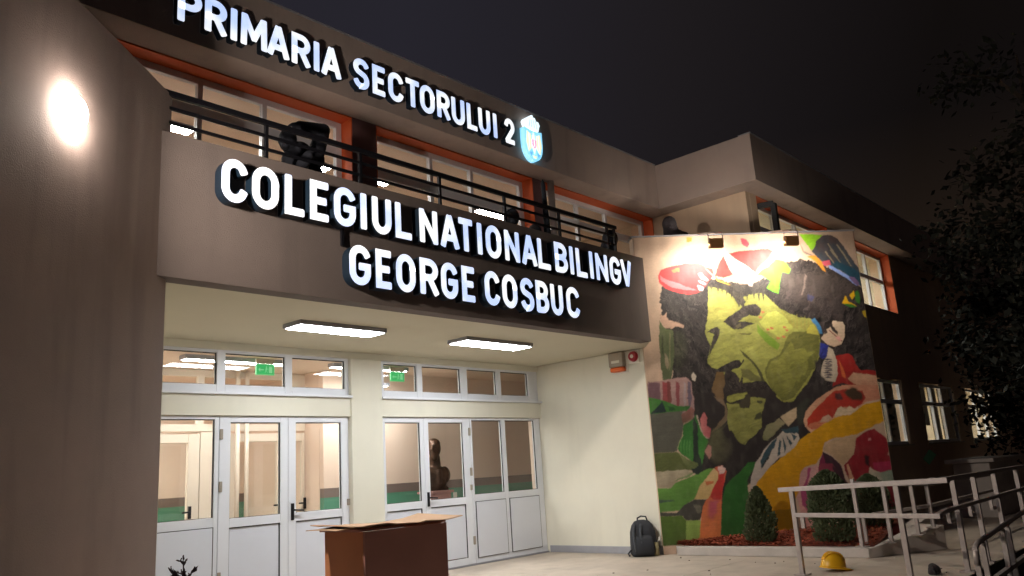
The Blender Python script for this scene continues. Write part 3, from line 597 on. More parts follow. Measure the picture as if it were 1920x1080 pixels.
((160,148,124),[(3200,4488),(3229,4487),(3367,4271),(3340,4286)],9,None,90,0),
((160,148,124),[(3401,4481),(3423,4481),(3486,4295),(3471,4288)],9,None,90,0),
((214,90,110),[(3026,4296),(3174,4322),(3191,4234),(3072,4222)],7,None,90,0),
((140,164,226),[(3146,4236),(3214,4213),(3459,4046),(3622,3904),(3561,3883),(3411,4014),(3153,4191)],7,None,90,0),
((120,96,140),[(3457,4029),(3542,4026),(3626,3925),(3588,3871),(3502,3958)],11,None,90,0),
((222,150,52),[(2799,4395),(2944,4411),(3031,4310),(3088,4123),(3035,4153),(2941,4296)],5,None,90,0),
((220,172,22),[(3273,3606),(3349,3727),(3387,3627),(3442,3600),(3521,3542),(3416,3529),(3338,3574)],9,None,90,0),
((220,172,22),[(3417,3722),(3509,3807),(3510,3707),(3451,3652)],8,None,90,0),
((60,120,46),[(3513,3763),(3577,3805),(3595,3676),(3568,3567),(3506,3636)],9,None,90,0),
((60,120,46),[(3426,3587),(3524,3535),(3402,3526),(3285,3592)],8,None,90,0),
((190,160,40),[(3590,3456),(3650,3475),(3649,3344),(3604,3374)],11,None,90,0)]

def paint():
    du=.0085; us=np.arange(-.048,3.655,du); zs=np.arange(.0,4.798,du); nu,nz=len(us),len(zs)
    Ug,Zg=np.meshgrid(us*1000,zs*1000)
    rng=np.random.default_rng(3)
    def noise(step_u,step_z):
        a=rng.standard_normal((int(4800/step_z)+4,int(3800/step_u)+4)); x=(Ug+100)/step_u; y=Zg/step_z
        i=np.floor(x).astype(int); j=np.floor(y).astype(int); fx=x-i; fy=y-j; fx=fx*fx*(3-2*fx); fy=fy*fy*(3-2*fy)
        return (a[j,i]*(1-fx)+a[j,i+1]*fx)*(1-fy)+(a[j+1,i]*(1-fx)+a[j+1,i+1]*fx)*fy
    n1=.8*noise(80,80)+.45*noise(36,36)+.3*noise(16,16); n2=.8*noise(80,80)+.45*noise(36,36)+.3*noise(16,16)
    base=np.array(lin((198,170,148))); C=np.empty((nz,nu,3)); C[:]=base
    streak=.55*noise(160,12)+.5*noise(40,18)+.3*noise(13,13)
    for col,uv,jag,col2,ang,fe in MURAL:
        P=np.array(uv,float); mar=2.6*jag+20+fe
        i0=max(0,int(((P[:,0].min()-mar)/1000+.048)/du)); i1=min(nu,int(((P[:,0].max()+mar)/1000+.048)/du)+2)
        j0=max(0,int(((P[:,1].min()-mar)/1000)/du)); j1=min(nz,int(((P[:,1].max()+mar)/1000)/du)+2)
        if i0>=i1 or j0>=j1: continue
        X0=Ug[j0:j1,i0:i1]+n1[j0:j1,i0:i1]*jag*.42; Y0=Zg[j0:j1,i0:i1]+n2[j0:j1,i0:i1]*jag*.42
        acc=np.zeros(X0.shape); off=((0,0),) if not fe else ((0,0),(fe,0),(-fe,0),(0,fe),(0,-fe),(fe*.5,fe*.5),(-fe*.5,fe*.5),(fe*.5,-fe*.5),(-fe*.5,-fe*.5))
        off=[(a+b,c+d) for a,c in off for b,d in ((-2.5,-2.5),(2.5,2.5),(2.5,-2.5),(-2.5,2.5))]
        for ox,oy in off:
            X=X0+ox; Y=Y0+oy; ins=np.zeros(X.shape,bool)
            for (xa,ya),(xb,yb) in zip(P,np.roll(P,-1,0)):
                if ya==yb: continue
                c=((ya>Y)!=(yb>Y)) & (X<(xb-xa)*(Y-ya)/(yb-ya)+xa); ins^=c
            acc+=ins
        al=(acc/len(off))[...,None]
        c1=np.array(lin(col)); c2=np.array(lin(col2)) if col2 else c1*.86
        t=(X0-P[:,0].min())*math.cos(R(ang))/max(1,np.ptp(P[:,0]))+(P[:,1].max()-Y0)*math.sin(R(ang))/max(1,np.ptp(P[:,1]))
        t=np.clip(t+.12*n1[j0:j1,i0:i1],0,1)[...,None]; cc=c1*(1-t)+c2*t
        cc=cc*(1+.055*streak[j0:j1,i0:i1,None])
        C[j0:j1,i0:i1]=C[j0:j1,i0:i1]*(1-al)+cc*al
    # brush dabs: each dab takes the colour under its own centre
    for (cw,chh,mixv,sd) in ((19,10,.30,1),(11,18,.22,2)):
        r2=np.random.default_rng(sd); gx=Ug/cw+.5*n1*0; gy=Zg/chh; i=np.floor(gx).astype(int); j=np.floor(gy).astype(int)
        best=np.full(Ug.shape,9e9); bx=np.zeros(Ug.shape); by=np.zeros(Ug.shape); jx=r2.random((700,700)); jy=r2.random((700,700)); bv=np.zeros(Ug.shape); tv=r2.standard_normal((700,700))
        for di in (-1,0,1):
            for dj in (-1,0,1):
                a=i+di; b=j+dj; px=a+jx[b%700,a%700]; py=b+jy[b%700,a%700]; d2=(gx-px)**2+(gy-py)**2; m=d2<best
                best[m]=d2[m]; bx[m]=px[m]; by[m]=py[m]; bv[m]=tv[b%700,a%700][m]
        ii=np.clip(np.round(((bx*cw/1000)+.048)/du),0,nu-1).astype(int); jj=np.clip((by*chh/1000)/du,0,nz-1).astype(int)
        C=C*(1-mixv)+C[jj,ii]*mixv*(1+.07*bv[...,None])
    def rnoise(ang,su,sv,seed):
        r3=np.random.default_rng(seed); a=r3.standard_normal((600,600)); cA,sA=math.cos(R(ang)),math.sin(R(ang)); wob=40*n1
        x=((Ug+wob)*cA+Zg*sA)/su+200; y=(-(Ug+wob)*sA+Zg*cA)/sv+300; i=np.floor(x).astype(int); j=np.floor(y).astype(int); fx=x-i; fy=y-j; i%=598; j%=598
        fx=fx*fx*(3-2*fx); fy=fy*fy*(3-2*fy)
        return (a[j,i]*(1-fx)+a[j,i+1]*fx)*(1-fy)+(a[j+1,i]*(1-fx)+a[j+1,i+1]*fx)*fy
    lum=C@np.array([.3,.6,.1]); dark=np.clip((.06-lum)/.03,0,1)*(Zg>2300)
    curl=np.where(Ug>1800,rnoise(58,150,16,11),rnoise(-62,150,16,12)); curl2=np.where(Ug>1500,rnoise(35,110,12,13),rnoise(80,110,12,14))
    C=C*(1+(dark*(.55*np.clip(curl,-1,1.6)+.30*np.clip(curl2,-1,1.6)))[...,None])+(dark*.010*np.clip(curl,0,2))[...,None]*np.array([1,.86,.8])
    mid=np.clip(1-np.abs(C[...,0]-C[...,1])/.06,0,1)*(C[...,2]<.45*C[...,1])*(lum>.1); C=C*(1+(mid*.10*rnoise(20,170,22,15))[...,None]+(mid*.07*rnoise(-35,120,26,16))[...,None])
    big=noise(260,260); med=noise(90,140); C=C*(1+.07*big[...,None]+.05*med[...,None])
    C=C+np.array([.012,.011,.009])*np.clip(noise(50,120),0,2)[...,None]
    C=np.clip(C*(1+.02*streak[...,None]),.002,.95)
    g=mw(0,0,.003); co=np.empty((nz,nu,3)); co[...,0]=g.x+U.x*us[None,:]; co[...,1]=g.y+U.y*us[None,:]; co[...,2]=zs[:,None]
    co-=np.array(sw.location)
    idx=np.arange(nz*nu).reshape(nz,nu); q=np.stack([idx[:-1,:-1],idx[:-1,1:],idx[1:,1:],idx[1:,:-1]],-1).reshape(-1,4)
    me=bpy.data.meshes.new('mural'); me.vertices.add(nz*nu); me.vertices.foreach_set('co',co.reshape(-1)); me.loops.add(q.size); me.loops.foreach_set('vertex_index',q.reshape(-1).astype(np.int32))
    me.polygons.add(len(q)); me.polygons.foreach_set('loop_start',np.arange(0,q.size,4,dtype=np.int32)); me.update(calc_edges=True); me.validate()
    at=me.color_attributes.new('paint','FLOAT_COLOR','POINT'); at.data.foreach_set('color',np.concatenate([C,np.ones((nz,nu,1))],-1).reshape(-1).astype(np.float32))
    m=mat('mural_paint',(200,200,200),.55,0,0,.35,120); t=m.node_tree; a=t.nodes.new('ShaderNodeAttribute'); a.attribute_name='paint'
    t.links.new(a.outputs['Color'],t.nodes['Principled BSDF'].inputs['Base Color'])
    me.materials.append(m); o=bpy.data.objects.new('mural',me); COL.objects.link(o); o.parent=sw; o['label']='painted portrait of a bearded man among mushrooms, leaves and bright colour shapes'
paint()

# ------------------------------------------------------------------ planter, kerb and red mulch
pl=thing('planter','low concrete planter bed with sloping kerb under the mural wall','planter',(10.5,4.6,0))
MB().prism([(10.33,6.47),(10.53,3.87),(10.72,3.87),(10.50,6.60)],0.001,.115).build('kerb','kerb',pl,bevel=.008)
s=MB(); q=[(10.53,3.866),(11.60,3.27),(11.72,3.62),(10.72,3.866)]
s.add([(x,y,.001) for x,y in q]+[(10.53,3.866,.11),(11.60,3.27,.30),(11.72,3.62,.31),(10.72,3.866,.118)],[(3,2,1,0),(4,5,6,7),(0,1,5,4),(1,2,6,5),(2,3,7,6),(3,0,4,7)]); s.build('sloping_kerb','kerb',pl,bevel=.006)
MB().prism([(11.60,3.62),(11.72,3.62),(13.4,3.9),(13.4,4.1),(11.6,3.75)],.001,.30).build('kerb','kerb',pl)
s=MB(); n=18; 
bed=[]
for i in range(n+1):
    for j in range(n+1):
        a=Vector((10.6,6.45,0)).lerp(Vector((10.75,3.88,0)),i/n); b=mw(.15,0,.005).lerp(mw(3.66,0,.005),i/n); b.z=0; p=a.lerp(b,j/n)
        bed.append((p.x,p.y,.10+.05*j/n+.10*(i/n)*(j/n)+random.uniform(-.012,.012)))
s.add(bed,[(i*(n+1)+j,i*(n+1)+j+1,(i+1)*(n+1)+j+1,(i+1)*(n+1)+j) for i in range(n) for j in range(n)]); s.build('mulch_bed','soil',pl)
s=MB()
for k in range(4200):
    i=random.random(); j=random.random(); a=Vector((10.6,6.45,0)).lerp(Vector((10.75,3.88,0)),i); b=mw(.15,0,.02).lerp(mw(3.6,0,.02),i); b.z=0; p=a.lerp(b,j)
    p.z=.115+.05*j+.10*i*j+random.uniform(0,.02); t=random.uniform(0,6.28); l=random.uniform(.015,.045); w=random.uniform(.004,.01); ti=random.uniform(-.5,.5)
    d=Vector((math.cos(t),math.sin(t),ti)).normalized(); e2=Vector((-math.sin(t),math.cos(t),random.uniform(-.4,.4))).normalized()
    s.add([p+d*l+e2*w,p+d*l-e2*w,p-d*l-e2*w,p-d*l+e2*w],[(0,1,2,3)])
s.build('mulch','mulch',kind='stuff')['label']='red bark mulch chips covering the planter'
s=MB()
for k in range(26):
    p=(random.uniform(7.5,10.2),random.uniform(2.7,6.3),.006); t=random.uniform(0,6.28); l=random.uniform(.006,.02)
    s.ell(p,l,l*.5,.005,6,4,Matrix.Rotation(t,3,'Z'))
s.build('debris','bark',kind='stuff')

# ------------------------------------------------------------------ illuminated letters
def arc(cx,cy,rx,ry,a0,a1,n=12): return [(cx+rx*math.cos(R(a0+(a1-a0)*i/n)),cy+ry*math.sin(R(a0+(a1-a0)*i/n))) for i in range(n+1)]
GL={
'P':[[(0,0),(0,1),(.5,1)]+arc(.5,.74,.5,.26,90,-90)+[(0,.48)]],
'R':[[(0,0),(0,1),(.5,1)]+arc(.5,.74,.5,.26,90,-90)+[(0,.48)],[(.5,.48),(1,0)]],
'I':[[(.5,0),(.5,1)]],
'M':[[(0,0),(.03,1)],[(.07,.97),(.5,.25)],[(.5,.25),(.93,.97)],[(.97,1),(1,0)]],
'A':[[(0,0),(.47,1)],[(.53,1),(1,0)],[(.2,.27),(.8,.27)]],
'S':[arc(.5,.76,.5,.24,25,90,6)+arc(.5,.76,.5,.24,90,230,9)+arc(.5,.24,.5,.26,60,-90,10)+arc(.5,.24,.5,.24,-90,-160,6)],
'E':[[(1,1),(0,1),(0,0),(1,0)],[(0,.5),(.85,.5)]],
'C':[arc(.5,.70,.5,.30,20,180,12)+arc(.5,.30,.5,.30,180,340,12)],
'T':[[(0,1),(1,1)],[(.5,1),(.5,0)]],
'O':[arc(.5,.66,.5,.34,0,180,14)+arc(.5,.34,.5,.34,180,360,14)+[(1,.66)]],
'U':[[(0,1),(0,.34)]+arc(.5,.32,.5,.32,180,360,14)+[(1,1)]],
'L':[[(0,1),(0,0),(1,0)]],
'2':[arc(.5,.72,.5,.28,165,-30,12)+[(.06,.04)],[(0,0),(1,0)]],
'G':[arc(.5,.70,.5,.30,25,180,12)+arc(.5,.30,.5,.30,180,360,12)+[(1,.46),(.55,.46)]],
'N':[[(0,0),(0,1)],[(.04,.94),(.96,.06)],[(1,0),(1,1)]],
'B':[[(0,0),(0,1),(.45,1)]+arc(.45,.76,.5,.24,90,-90,10)+[(0,.52)],[(.45,.52)]+arc(.45,.26,.55,.26,90,-90,10)+[(0,0)]],
'V':[[(0,1),(.47,0)],[(.53,0),(1,1)]],
}
def ribbon(pts,w):
    """outline of a stroke as cross sections; ends get rounded corners"""
    P=[Vector((x,y)) for x,y in pts]; Q=[P[0]]
    for p in P[1:]:
        if (p-Q[-1]).length>1e-5: Q.append(p)
    P=Q; h=w/2; secs=[]
    def cap(p,d,rev):
        n=Vector((-d.y,d.x)); r=.45*h; out=[]
        for k in range(5):
            t=math.pi/2*k/4; ext=.72*h-r+r*math.sin(t); half=h-r+r*math.cos(t); out.append((p+d*ext+n*half,p+d*ext-n*half))
        return out
    d0=(P[0]-P[1]).normalized(); c=cap(P[0],d0,True)
    secs+=[(b,a) for a,b in c[::-1]]
    for i in range(1,len(P)-1):
        a=(P[i]-P[i-1]).normalized(); b=(P[i+1]-P[i]).normalized(); m=(a+b)
        if m.length<1e-3: m=a
        m.normalize(); n=Vector((-m.y,m.x)); k=max(.42,n.dot(Vector((-a.y,a.x)))); secs.append((P[i]+n*(h/k),P[i]-n*(h/k)))
    d1=(P[-1]-P[-2]).normalized(); secs+=cap(P[-1],d1,False)
    return secs
def sign(name,label,text,y,z0,z1,depth,loc):
    t=thing(name,label,'sign',loc,'illuminated letter signs'); w=.077; H=z1-z0
    for ch,xa,xb in text:
        Wd=max(xb-xa,w+.001); ww=min(w,.5*Wd) if ch!='I' else w
        if ch in 'MN': ww=.074
        face=MB(); side=MB()
        for k,st_ in enumerate(GL[ch]):
            pts=[(xa+ww/2+px*(Wd-ww),z0+ww/2+pz*(H-ww)) for px,pz in st_] if ch!='I' else [((xa+xb)/2,z0+ww/2+pz*(H-ww)) for px,pz in st_]
            s_=ribbon(pts,ww); yf=y-.0008*k
            n_=len(s_); face.add([(q.x,yf,q.y) for ab in s_ for q in ab],[(2*i,2*i+1,2*i+3,2*i+2) for i in range(n_-1)])
            loop=[a for a,b in s_]+[b for a,b in s_[::-1]]; m_=len(loop)
            side.add([(q.x,yf+.002,q.y) for q in loop]+[(q.x,y+depth,q.y) for q in loop],[(i,(i+1)%m_,m_+(i+1)%m_,m_+i) for i in range(m_)])
        f=face.build('letter','e_letter',t); f['label']='glowing white letter '+ch
        side.build('letter_return','letter_side',f)
    return t
L1=[('P',3.25,3.51),('R',3.54,3.79),('I',3.81,3.93),('M',3.95,4.27),('A',4.27,4.55),('R',4.58,4.83),('I',4.86,4.97),('A',4.98,5.26),('S',5.44,5.68),('E',5.73,5.94),('C',5.98,6.23),('T',6.26,6.51),('O',6.51,6.77),('R',6.81,7.05),('U',7.08,7.33),('L',7.37,7.58),('U',7.60,7.84),('I',7.88,8.0),('2',8.14,8.36)]
L2=[('C',3.19,3.44),('O',3.48,3.75),('L',3.81,4.03),('E',4.08,4.30),('G',4.35,4.61),('I',4.66,4.75),('U',4.81,5.06),('L',5.11,5.34),('N',5.44,5.70),('A',5.74,6.02),('T',6.01,6.25),('I',6.31,6.39),('O',6.45,6.71),('N',6.77,7.03),('A',7.07,7.35),('L',7.37,7.62),('B',7.70,7.96),('I',8.0,8.09),('L',8.14,8.38),('I',8.42,8.52),('N',8.57,8.84),('G',8.89,9.15),('V',9.16,9.42)]
L3=[('G',4.52,4.78),('E',4.84,5.05),('O',5.10,5.36),('R',5.42,5.68),('G',5.72,5.97),('E',6.03,6.24),('C',6.39,6.64),('O',6.68,6.94),('S',7.0,7.24),('B',7.28,7.52),('U',7.56,7.80),('C',7.87,8.14)]
s1=sign('town_hall_sign','glowing white letters PRIMARIA SECTORULUI 2 on the roof fascia',L1,7.30,6.008,6.412,.098,(5.8,7.39,6.0))
s2=sign('school_name_sign','glowing white letters COLEGIUL NATIONAL BILINGV along the balcony parapet',L2,6.19,3.748,4.15,.118,(6.3,6.30,3.75))
s3=sign('patron_name_sign','glowing blue-white letters GEORGE COSBUC, lowest line on the parapet',L3,6.19,3.178,3.585,.118,(6.3,6.30,3.18))
MB().box(4.50,4.53,6.28,6.306,3.58,3.76).build('cable_cover','black',s3)
# coat of arms at the end of the upper line
ca=thing('coat_of_arms_sign','glowing blue shield emblem with a white crown at the end of the upper letters','emblem',(8.80,7.39,6.2))
cx=8.79
def plate(name,pts,m,y0=7.30,y1=7.392,par=ca):
    k=len(pts); P=[(cx+x,y0,z) for x,z in pts]+[(cx+x,y1,z) for x,z in pts]
    return MB().add(P,[tuple(range(k)),tuple(range(k,2*k))[::-1]]+[(i,(i+1)%k,k+(i+1)%k,k+i) for i in range(k)]).build(name,m,par)
shield=[(-.20,6.39)]+[(x,6.385-.02*(1-abs(x)/.2)) for x in (-.1,0,.1)]+[(.20,6.39),(.20,6.15)]+[(.20*math.cos(R(a)),6.15+.27*math.sin(R(a))) for a in range(-15,-90,-15)]+[(0,5.875)]+[(.20*math.cos(R(a)),6.15+.27*math.sin(R(a))) for a in range(-105,-180,-15)]+[(-.20,6.15)]
sh=plate('shield',shield,'e_c1')
crown=[(-.13,6.392),(.13,6.392),(.15,6.46),(.17,6.50),(.14,6.55),(.09,6.55),(.06,6.60),(.02,6.60),(.015,6.63),(-.015,6.63),(-.02,6.60),(-.06,6.60),(-.09,6.55),(-.14,6.55),(-.17,6.50),(-.15,6.46)]
cw=plate('crown',crown,'e_c0')
for x in (-.09,-.03,.03,.09): plate('crown_arch',[(x-.012,6.42),(x+.012,6.42),(x*.7+.012,6.55),(x*.7-.012,6.55)],'e_c4',7.296,7.299,cw)
for sx in (-1,1):
    plate('eagle_wing',[(sx*.06,6.30),(sx*.15,6.34),(sx*.175,6.15),(sx*.13,6.0),(sx*.06,6.08)],'e_c2',7.296,7.299,sh)
    plate('wing_feather',[(sx*.10,6.30),(sx*.115,6.31),(sx*.12,6.06),(sx*.105,6.08)],'e_c0',7.294,7.2955,sh)
plate('eagle_body',[(-.03,6.28),(0,6.35),(.03,6.28),(.05,6.1),(0,5.98),(-.05,6.1)],'e_c0',7.295,7.299,sh)
plate('breast_shield',[(-.05,6.22),(.05,6.22),(.05,6.13),(0,6.07),(-.05,6.13)],'e_c3',7.291,7.2945,sh)
plate('breast_charge',[(-.012,6.21),(.012,6.21),(.012,6.11),(-.012,6.11)],'e_c0',7.288,7.290,sh)
for sx in (-1,1): plate('shield_field',[(sx*.04,6.02),(sx*.13,6.0),(sx*.08,5.93)],'e_c5',7.296,7.299,sh)
plate('scroll',[(-.05,5.96),(.05,5.96),(.03,5.92),(-.03,5.92)],'e_c2',7.296,7.299,sh)

# ------------------------------------------------------------------ lamps
def panel_lamp(name,label,group,x0,x1,y0,y1,zt,h,em,cat='ceiling light',housing='lampgrey'):
    t=thing(name,label,cat,((x0+x1)/2,(y0+y1)/2,zt),group)
    MB().box(x0,x1,y0,y1,zt-h,zt-.001).build('housing',housing,t,bevel=.004)
    MB().box(x0+.025,x1-.025,y0+.025,y1-.025,zt-h-.006,zt-h-.0015).build('diffuser',em,t)
panel_lamp('ceiling_light','flat lit ceiling panel over the left pair of entrance doors','entrance ceiling lights',4.69,5.86,7.31,7.66,3.04,.05,'e_panel')
panel_lamp('ceiling_light','flat lit ceiling panel over the right entrance doors by the cream wall','entrance ceiling lights',7.10,8.38,7.24,7.62,3.04,.05,'e_panel')
panel_lamp('hall_light','long lit strip lamp seen through the transom over the left doors','hall lamps',4.72,6.25,10.02,10.2,3.06,.06,'e_hall')
panel_lamp('hall_light','lit strip lamp above the exit sign behind the right transom','hall lamps',6.95,8.40,9.95,10.1,3.06,.06,'e_hall')
panel_lamp('hall_light','lit hall lamp hidden low behind the right transom edge','hall lamps',7.6,8.36,10.40,10.62,2.86,.05,'e_hall')
panel_lamp('hall_light','added hall lamp out of view, lighting the back behind the inner glazed doors','hall lamps',2.4,4.4,11.9,12.3,3.06,.05,'e_hall')  # added lamp, kept out of view to brighten the back of the hall
for i,(x0,x1,y0,y1,lb) in enumerate(((3.40,4.39,9.20,9.42,'lit classroom lamp low in the leftmost balcony window'),(6.0,6.47,9.2,9.45,'lit classroom lamp beside the photographing person'),(7.02,7.53,9.15,9.36,'lit classroom lamp just right of the first maroon pillar'),(9.50,10.30,9.22,9.42,'lit classroom lamp beside the dark-capped head'))):
    panel_lamp('classroom_light',lb,'classroom lamps',x0,x1,y0,y1,5.84,.05,'e_up')
panel_lamp('classroom_light','bright lamp inside the upper wing window with the open sash','wing lamps',13.8,15.8,7.3,7.6,5.845,.05,'e_wing'); panel_lamp('classroom_light','bright lamp inside the upper wing window right of the mural','wing lamps',17.6,19.8,7.3,7.6,5.845,.05,'e_wing')
panel_lamp('classroom_light','lamp inside the ground floor wing rooms','wing lamps',18,20.2,7.4,7.7,3.2,.05,'e_wing'); panel_lamp('classroom_light','lamp inside the farthest ground floor wing room','wing lamps',23,27,7.4,7.7,3.2,.05,'e_wing')
# wall lamp
fn=Vector((st,-ct,0)); fd=Vector((-ct,-st,0))     # out of the flank wall, along it
bp=Vector((2.84,6.42,3.834))+fd*1.478
wl=thing('wall_lamp','small dazzling oval lamp on the plain left wall','wall lamp',tuple(bp))
ln=(fn-fd*.15).normalized(); lx_=Vector((0,0,1)).cross(ln).normalized(); lu=ln.cross(lx_); lc=bp+fn*.03; rl_=Matrix((fd,(0,0,1),fn)).transposed()
MB().obox(bp+fn*.011,fd,fn,(0,0,1),.06,.010,.075).build('base','whitep',wl,bevel=.004)
MB().ell(bp+fn*.0215,.105,.130,.085,24,12,rl_,zmin=0).build('glass_front','e_wall',wl,smooth=True)

L=bpy.data.lights.new('wall_lamp_beam','AREA'); L.shape='DISK'; L.size=.2; L.energy=165; L.color=(1,.87,.74)
lo=bpy.data.objects.new('wall_lamp_beam',L); COL.objects.link(lo); lo.parent=wl; z_=-ln; q=lc+ln*.09-bp
lo.matrix_local=Matrix(((lx_.x,lu.x,z_.x,q.x),(lx_.y,lu.y,z_.y,q.y),(lx_.z,lu.z,z_.z,q.z),(0,0,0,1)))
# floodlights on brackets above the mural
for u,lb in ((1.05,'left floodlight on a bracket over the mural, next to the red mushroom'),(2.25,'right floodlight on a bracket over the mural, nearer the bird-like shape')):
    c=mw(u,4.48,.66); t=thing('floodlight',lb,'floodlight',tuple(c),'floodlights over the mural')
    aim=(mw(u,4.58)-c).normalized(); beam=(mw(u,2.4)-c).normalized(); up_=U.cross(aim).normalized(); up_=-up_ if up_.z<0 else up_
    MB().obox(c,U,aim,up_,.105,.03,.075).build('housing','lampbrown',t,bevel=.008)
    MB().obox(c+aim*.034,U,aim,up_,.088,.003,.058).build('lens','e_flood',t)
    g=MB(); g.obox(c+aim*.045+up_*.068,U,aim,up_,.105,.015,.007).obox(c+aim*.045-up_*.068,U,aim,up_,.105,.015,.007).obox(c+aim*.045+U*.098,U,aim,up_,.007,.015,.061).obox(c+aim*.045-U*.098,U,aim,up_,.007,.015,.061); g.build('visor','lampbrown',t)
    g=MB()
    for sx in (-1,1): g.bar(c+U*.112*sx,c+U*.112*sx+Vector((0,0,.17)),.012)
    g.bar(c+U*-.112+Vector((0,0,.17)),c+U*.112+Vector((0,0,.17)),.012); g.bar(c+Vector((0,0,.17)),mw(u,4.84,-.05),.03); g.build('bracket','steel',t)
    L=bpy.data.lights.new('flood_beam','AREA'); L.shape='RECTANGLE'; L.size=.22; L.size_y=.17; L.energy=34; L.color=(1,.90,.76)
    lo=bpy.data.objects.new('flood_beam',L); COL.objects.link(lo); lo.parent=t
    z_=-beam; x_=U; y_=z_.cross(x_).normalized(); x_=y_.cross(z_); q=aim*.09
    lo.matrix_local=Matrix(((x_.x,y_.x,z_.x,q.x),(x_.y,y_.y,z_.y,q.y),(x_.z,y_.z,z_.z,q.z),(0,0,0,1)))

# ------------------------------------------------------------------ exit signs, siren, bell, bust
for x0,lb in ((5.60,'green exit sign hanging behind the transom over the left doors'),(7.90,'green exit sign hanging behind the transom over the right doors')):
    t=thing('exit_sign',lb,'exit sign',(x0+.14,9.8,3.0),'exit signs')
    MB().box(x0,x0+.275,9.79,9.83,2.955,3.02).build('housing','greyp',t,bevel=.004); MB().box(x0,x0+.275,9.80,9.82,2.80,2.95).build('plate','e_exit',t)
    g=MB(); g.box(x0,x0+.275,9.797,9.8,2.80,2.808).box(x0,x0+.275,9.797,9.8,2.94,2.95).box(x0,x0+.008,9.797,9.8,2.80,2.95).box(x0+.267,x0+.275,9.797,9.8,2.80,2.95); g.build('border','e_exitw',t)
    g=MB(); g.box(x0+.19,x0+.24,9.797,9.799,2.83,2.92).bar((x0+.05,9.798,2.87),(x0+.11,9.798,2.87),.014,.014).add([(x0+.03,9.798,2.87),(x0+.06,9.798,2.90),(x0+.06,9.798,2.84)],[(0,1,2)])
    g.ell((x0+.155,9.798,2.91),.01,.002,.01,8,6).bar((x0+.155,9.798,2.90),(x0+.145,9.798,2.86),.016,.004).bar((x0+.145,9.798,2.86),(x0+.13,9.798,2.83),.01,.004).bar((x0+.145,9.798,2.86),(x0+.17,9.798,2.835),.01,.004).bar((x0+.155,9.798,2.89),(x0+.178,9.798,2.87),.008,.004); g.build('running_figure','e_exitw',t)
t=thing('alarm_siren','grey metal alarm siren with orange strobe at the top of the cream wall','alarm siren',(10.40,7.22,2.9))
MB().box(10.29,10.398,7.09,7.36,2.80,3.03).build('box','greyp',t,bevel=.02); MB().box(10.30,10.395,7.10,7.35,2.725,2.80).build('strobe','orangep',t,bevel=.02); MB().box(10.286,10.2895,7.15,7.30,2.86,2.90).build('label_plate','whitep',t)
MB().box(10.39,10.3995,7.06,7.39,2.70,3.034).build('back_plate','whitep',t)
t=thing('alarm_sounder','small round red fire alarm sounder on white base beside the siren','fire alarm',(10.40,6.93,2.93))
MB().obox((10.385,6.93,2.93),(1,0,0),(0,1,0),(0,0,1),.013,.10,.10).build('base','whitep',t,bevel=.01); MB().tube([(10.375,6.93,2.93),(10.32,6.93,2.93)],[.085,.07],20).build('cap','redp',t,smooth=False,bevel=.008); MB().tube([(10.321,6.93,2.93),(10.312,6.93,2.93)],[.03,.028],14).build('grille','whitep',t)
# bust in the hall
bx,by=8.90,9.98
t=thing('pedestal','brown pedestal carrying the bronze bust in the hall','pedestal',(bx,by,0)); MB().box(bx-.24,bx+.24,by-.2,by+.2,0.001,.06).box(bx-.19,bx+.19,by-.16,by+.16,.06,1.05).box(bx-.23,bx+.23,by-.19,by+.19,1.05,1.09).build('block','plyd',t,bevel=.006)
t=thing('bronze_bust','brown bronze bust of a bearded man behind the right glass door','bust',(bx,by,1.09))
s=MB(); s.ell((bx,by,1.34),.27,.14,.15).ell((bx,by,1.20),.22,.13,.16).ell((bx-.2,by,1.33),.10,.11,.14).ell((bx+.2,by,1.33),.10,.11,.14).limb((bx,by,1.42),(bx-.02,by-.03,1.60),.11,.09).ell((bx-.03,by-.04,1.755),.10,.12,.145)
s.ell((bx-.13,by-.10,1.735),.032,.03,.035).ell((bx-.09,by-.10,1.63),.07,.06,.085).ell((bx-.11,by-.11,1.69),.05,.04,.022).ell((bx-.09,by-.11,1.79),.06,.04,.02).ell((bx+.06,by-.03,1.745),.02,.03,.045).ell((bx-.01,by+.0,1.83),.11,.125,.095).box(bx-.06,bx+.02,by-.15,by-.1,1.2,1.42)
s.box(bx-.2,bx+.2,by-.1,by+.1,1.09,1.14); s.build('figure','bronze',t,remesh=.014)

# ------------------------------------------------------------------ balcony railing and the people
br=thing('balcony_railing','black tubular steel railing on top of the balcony parapet','railing',(6.3,6.40,4.3))
MB().bar((2.6,6.40,4.70),(9.43,6.40,4.70),.05,.05).build('handrail','black',br,bevel=.006)
for z in (4.565,4.43): MB().bar((2.6,6.40,z),(9.40,6.40,z),.026,.026).build('rail','black',br)
for x in (2.62,3.74,4.83,5.95,7.04,8.11,9.20,9.38): MB().bar((x,6.40,4.30),(x,6.40,4.676),.032,.032).build('post','black',br)
t=thing('balcony_pole','tall dark tapering pole standing at the balcony railing by the downpipe','pole',(8.10,6.6,3.25)); MB().tube([(8.10,6.6,3.252),(8.10,6.6,4.3),(8.075,6.6,5.15),(8.07,6.6,5.2)],[.06,.052,.026,.004],10).build('shaft','shirt2',t,smooth=True); MB().tube([(8.10,6.6,3.252),(8.10,6.6,3.30)],.09,12).build('foot','black',t)
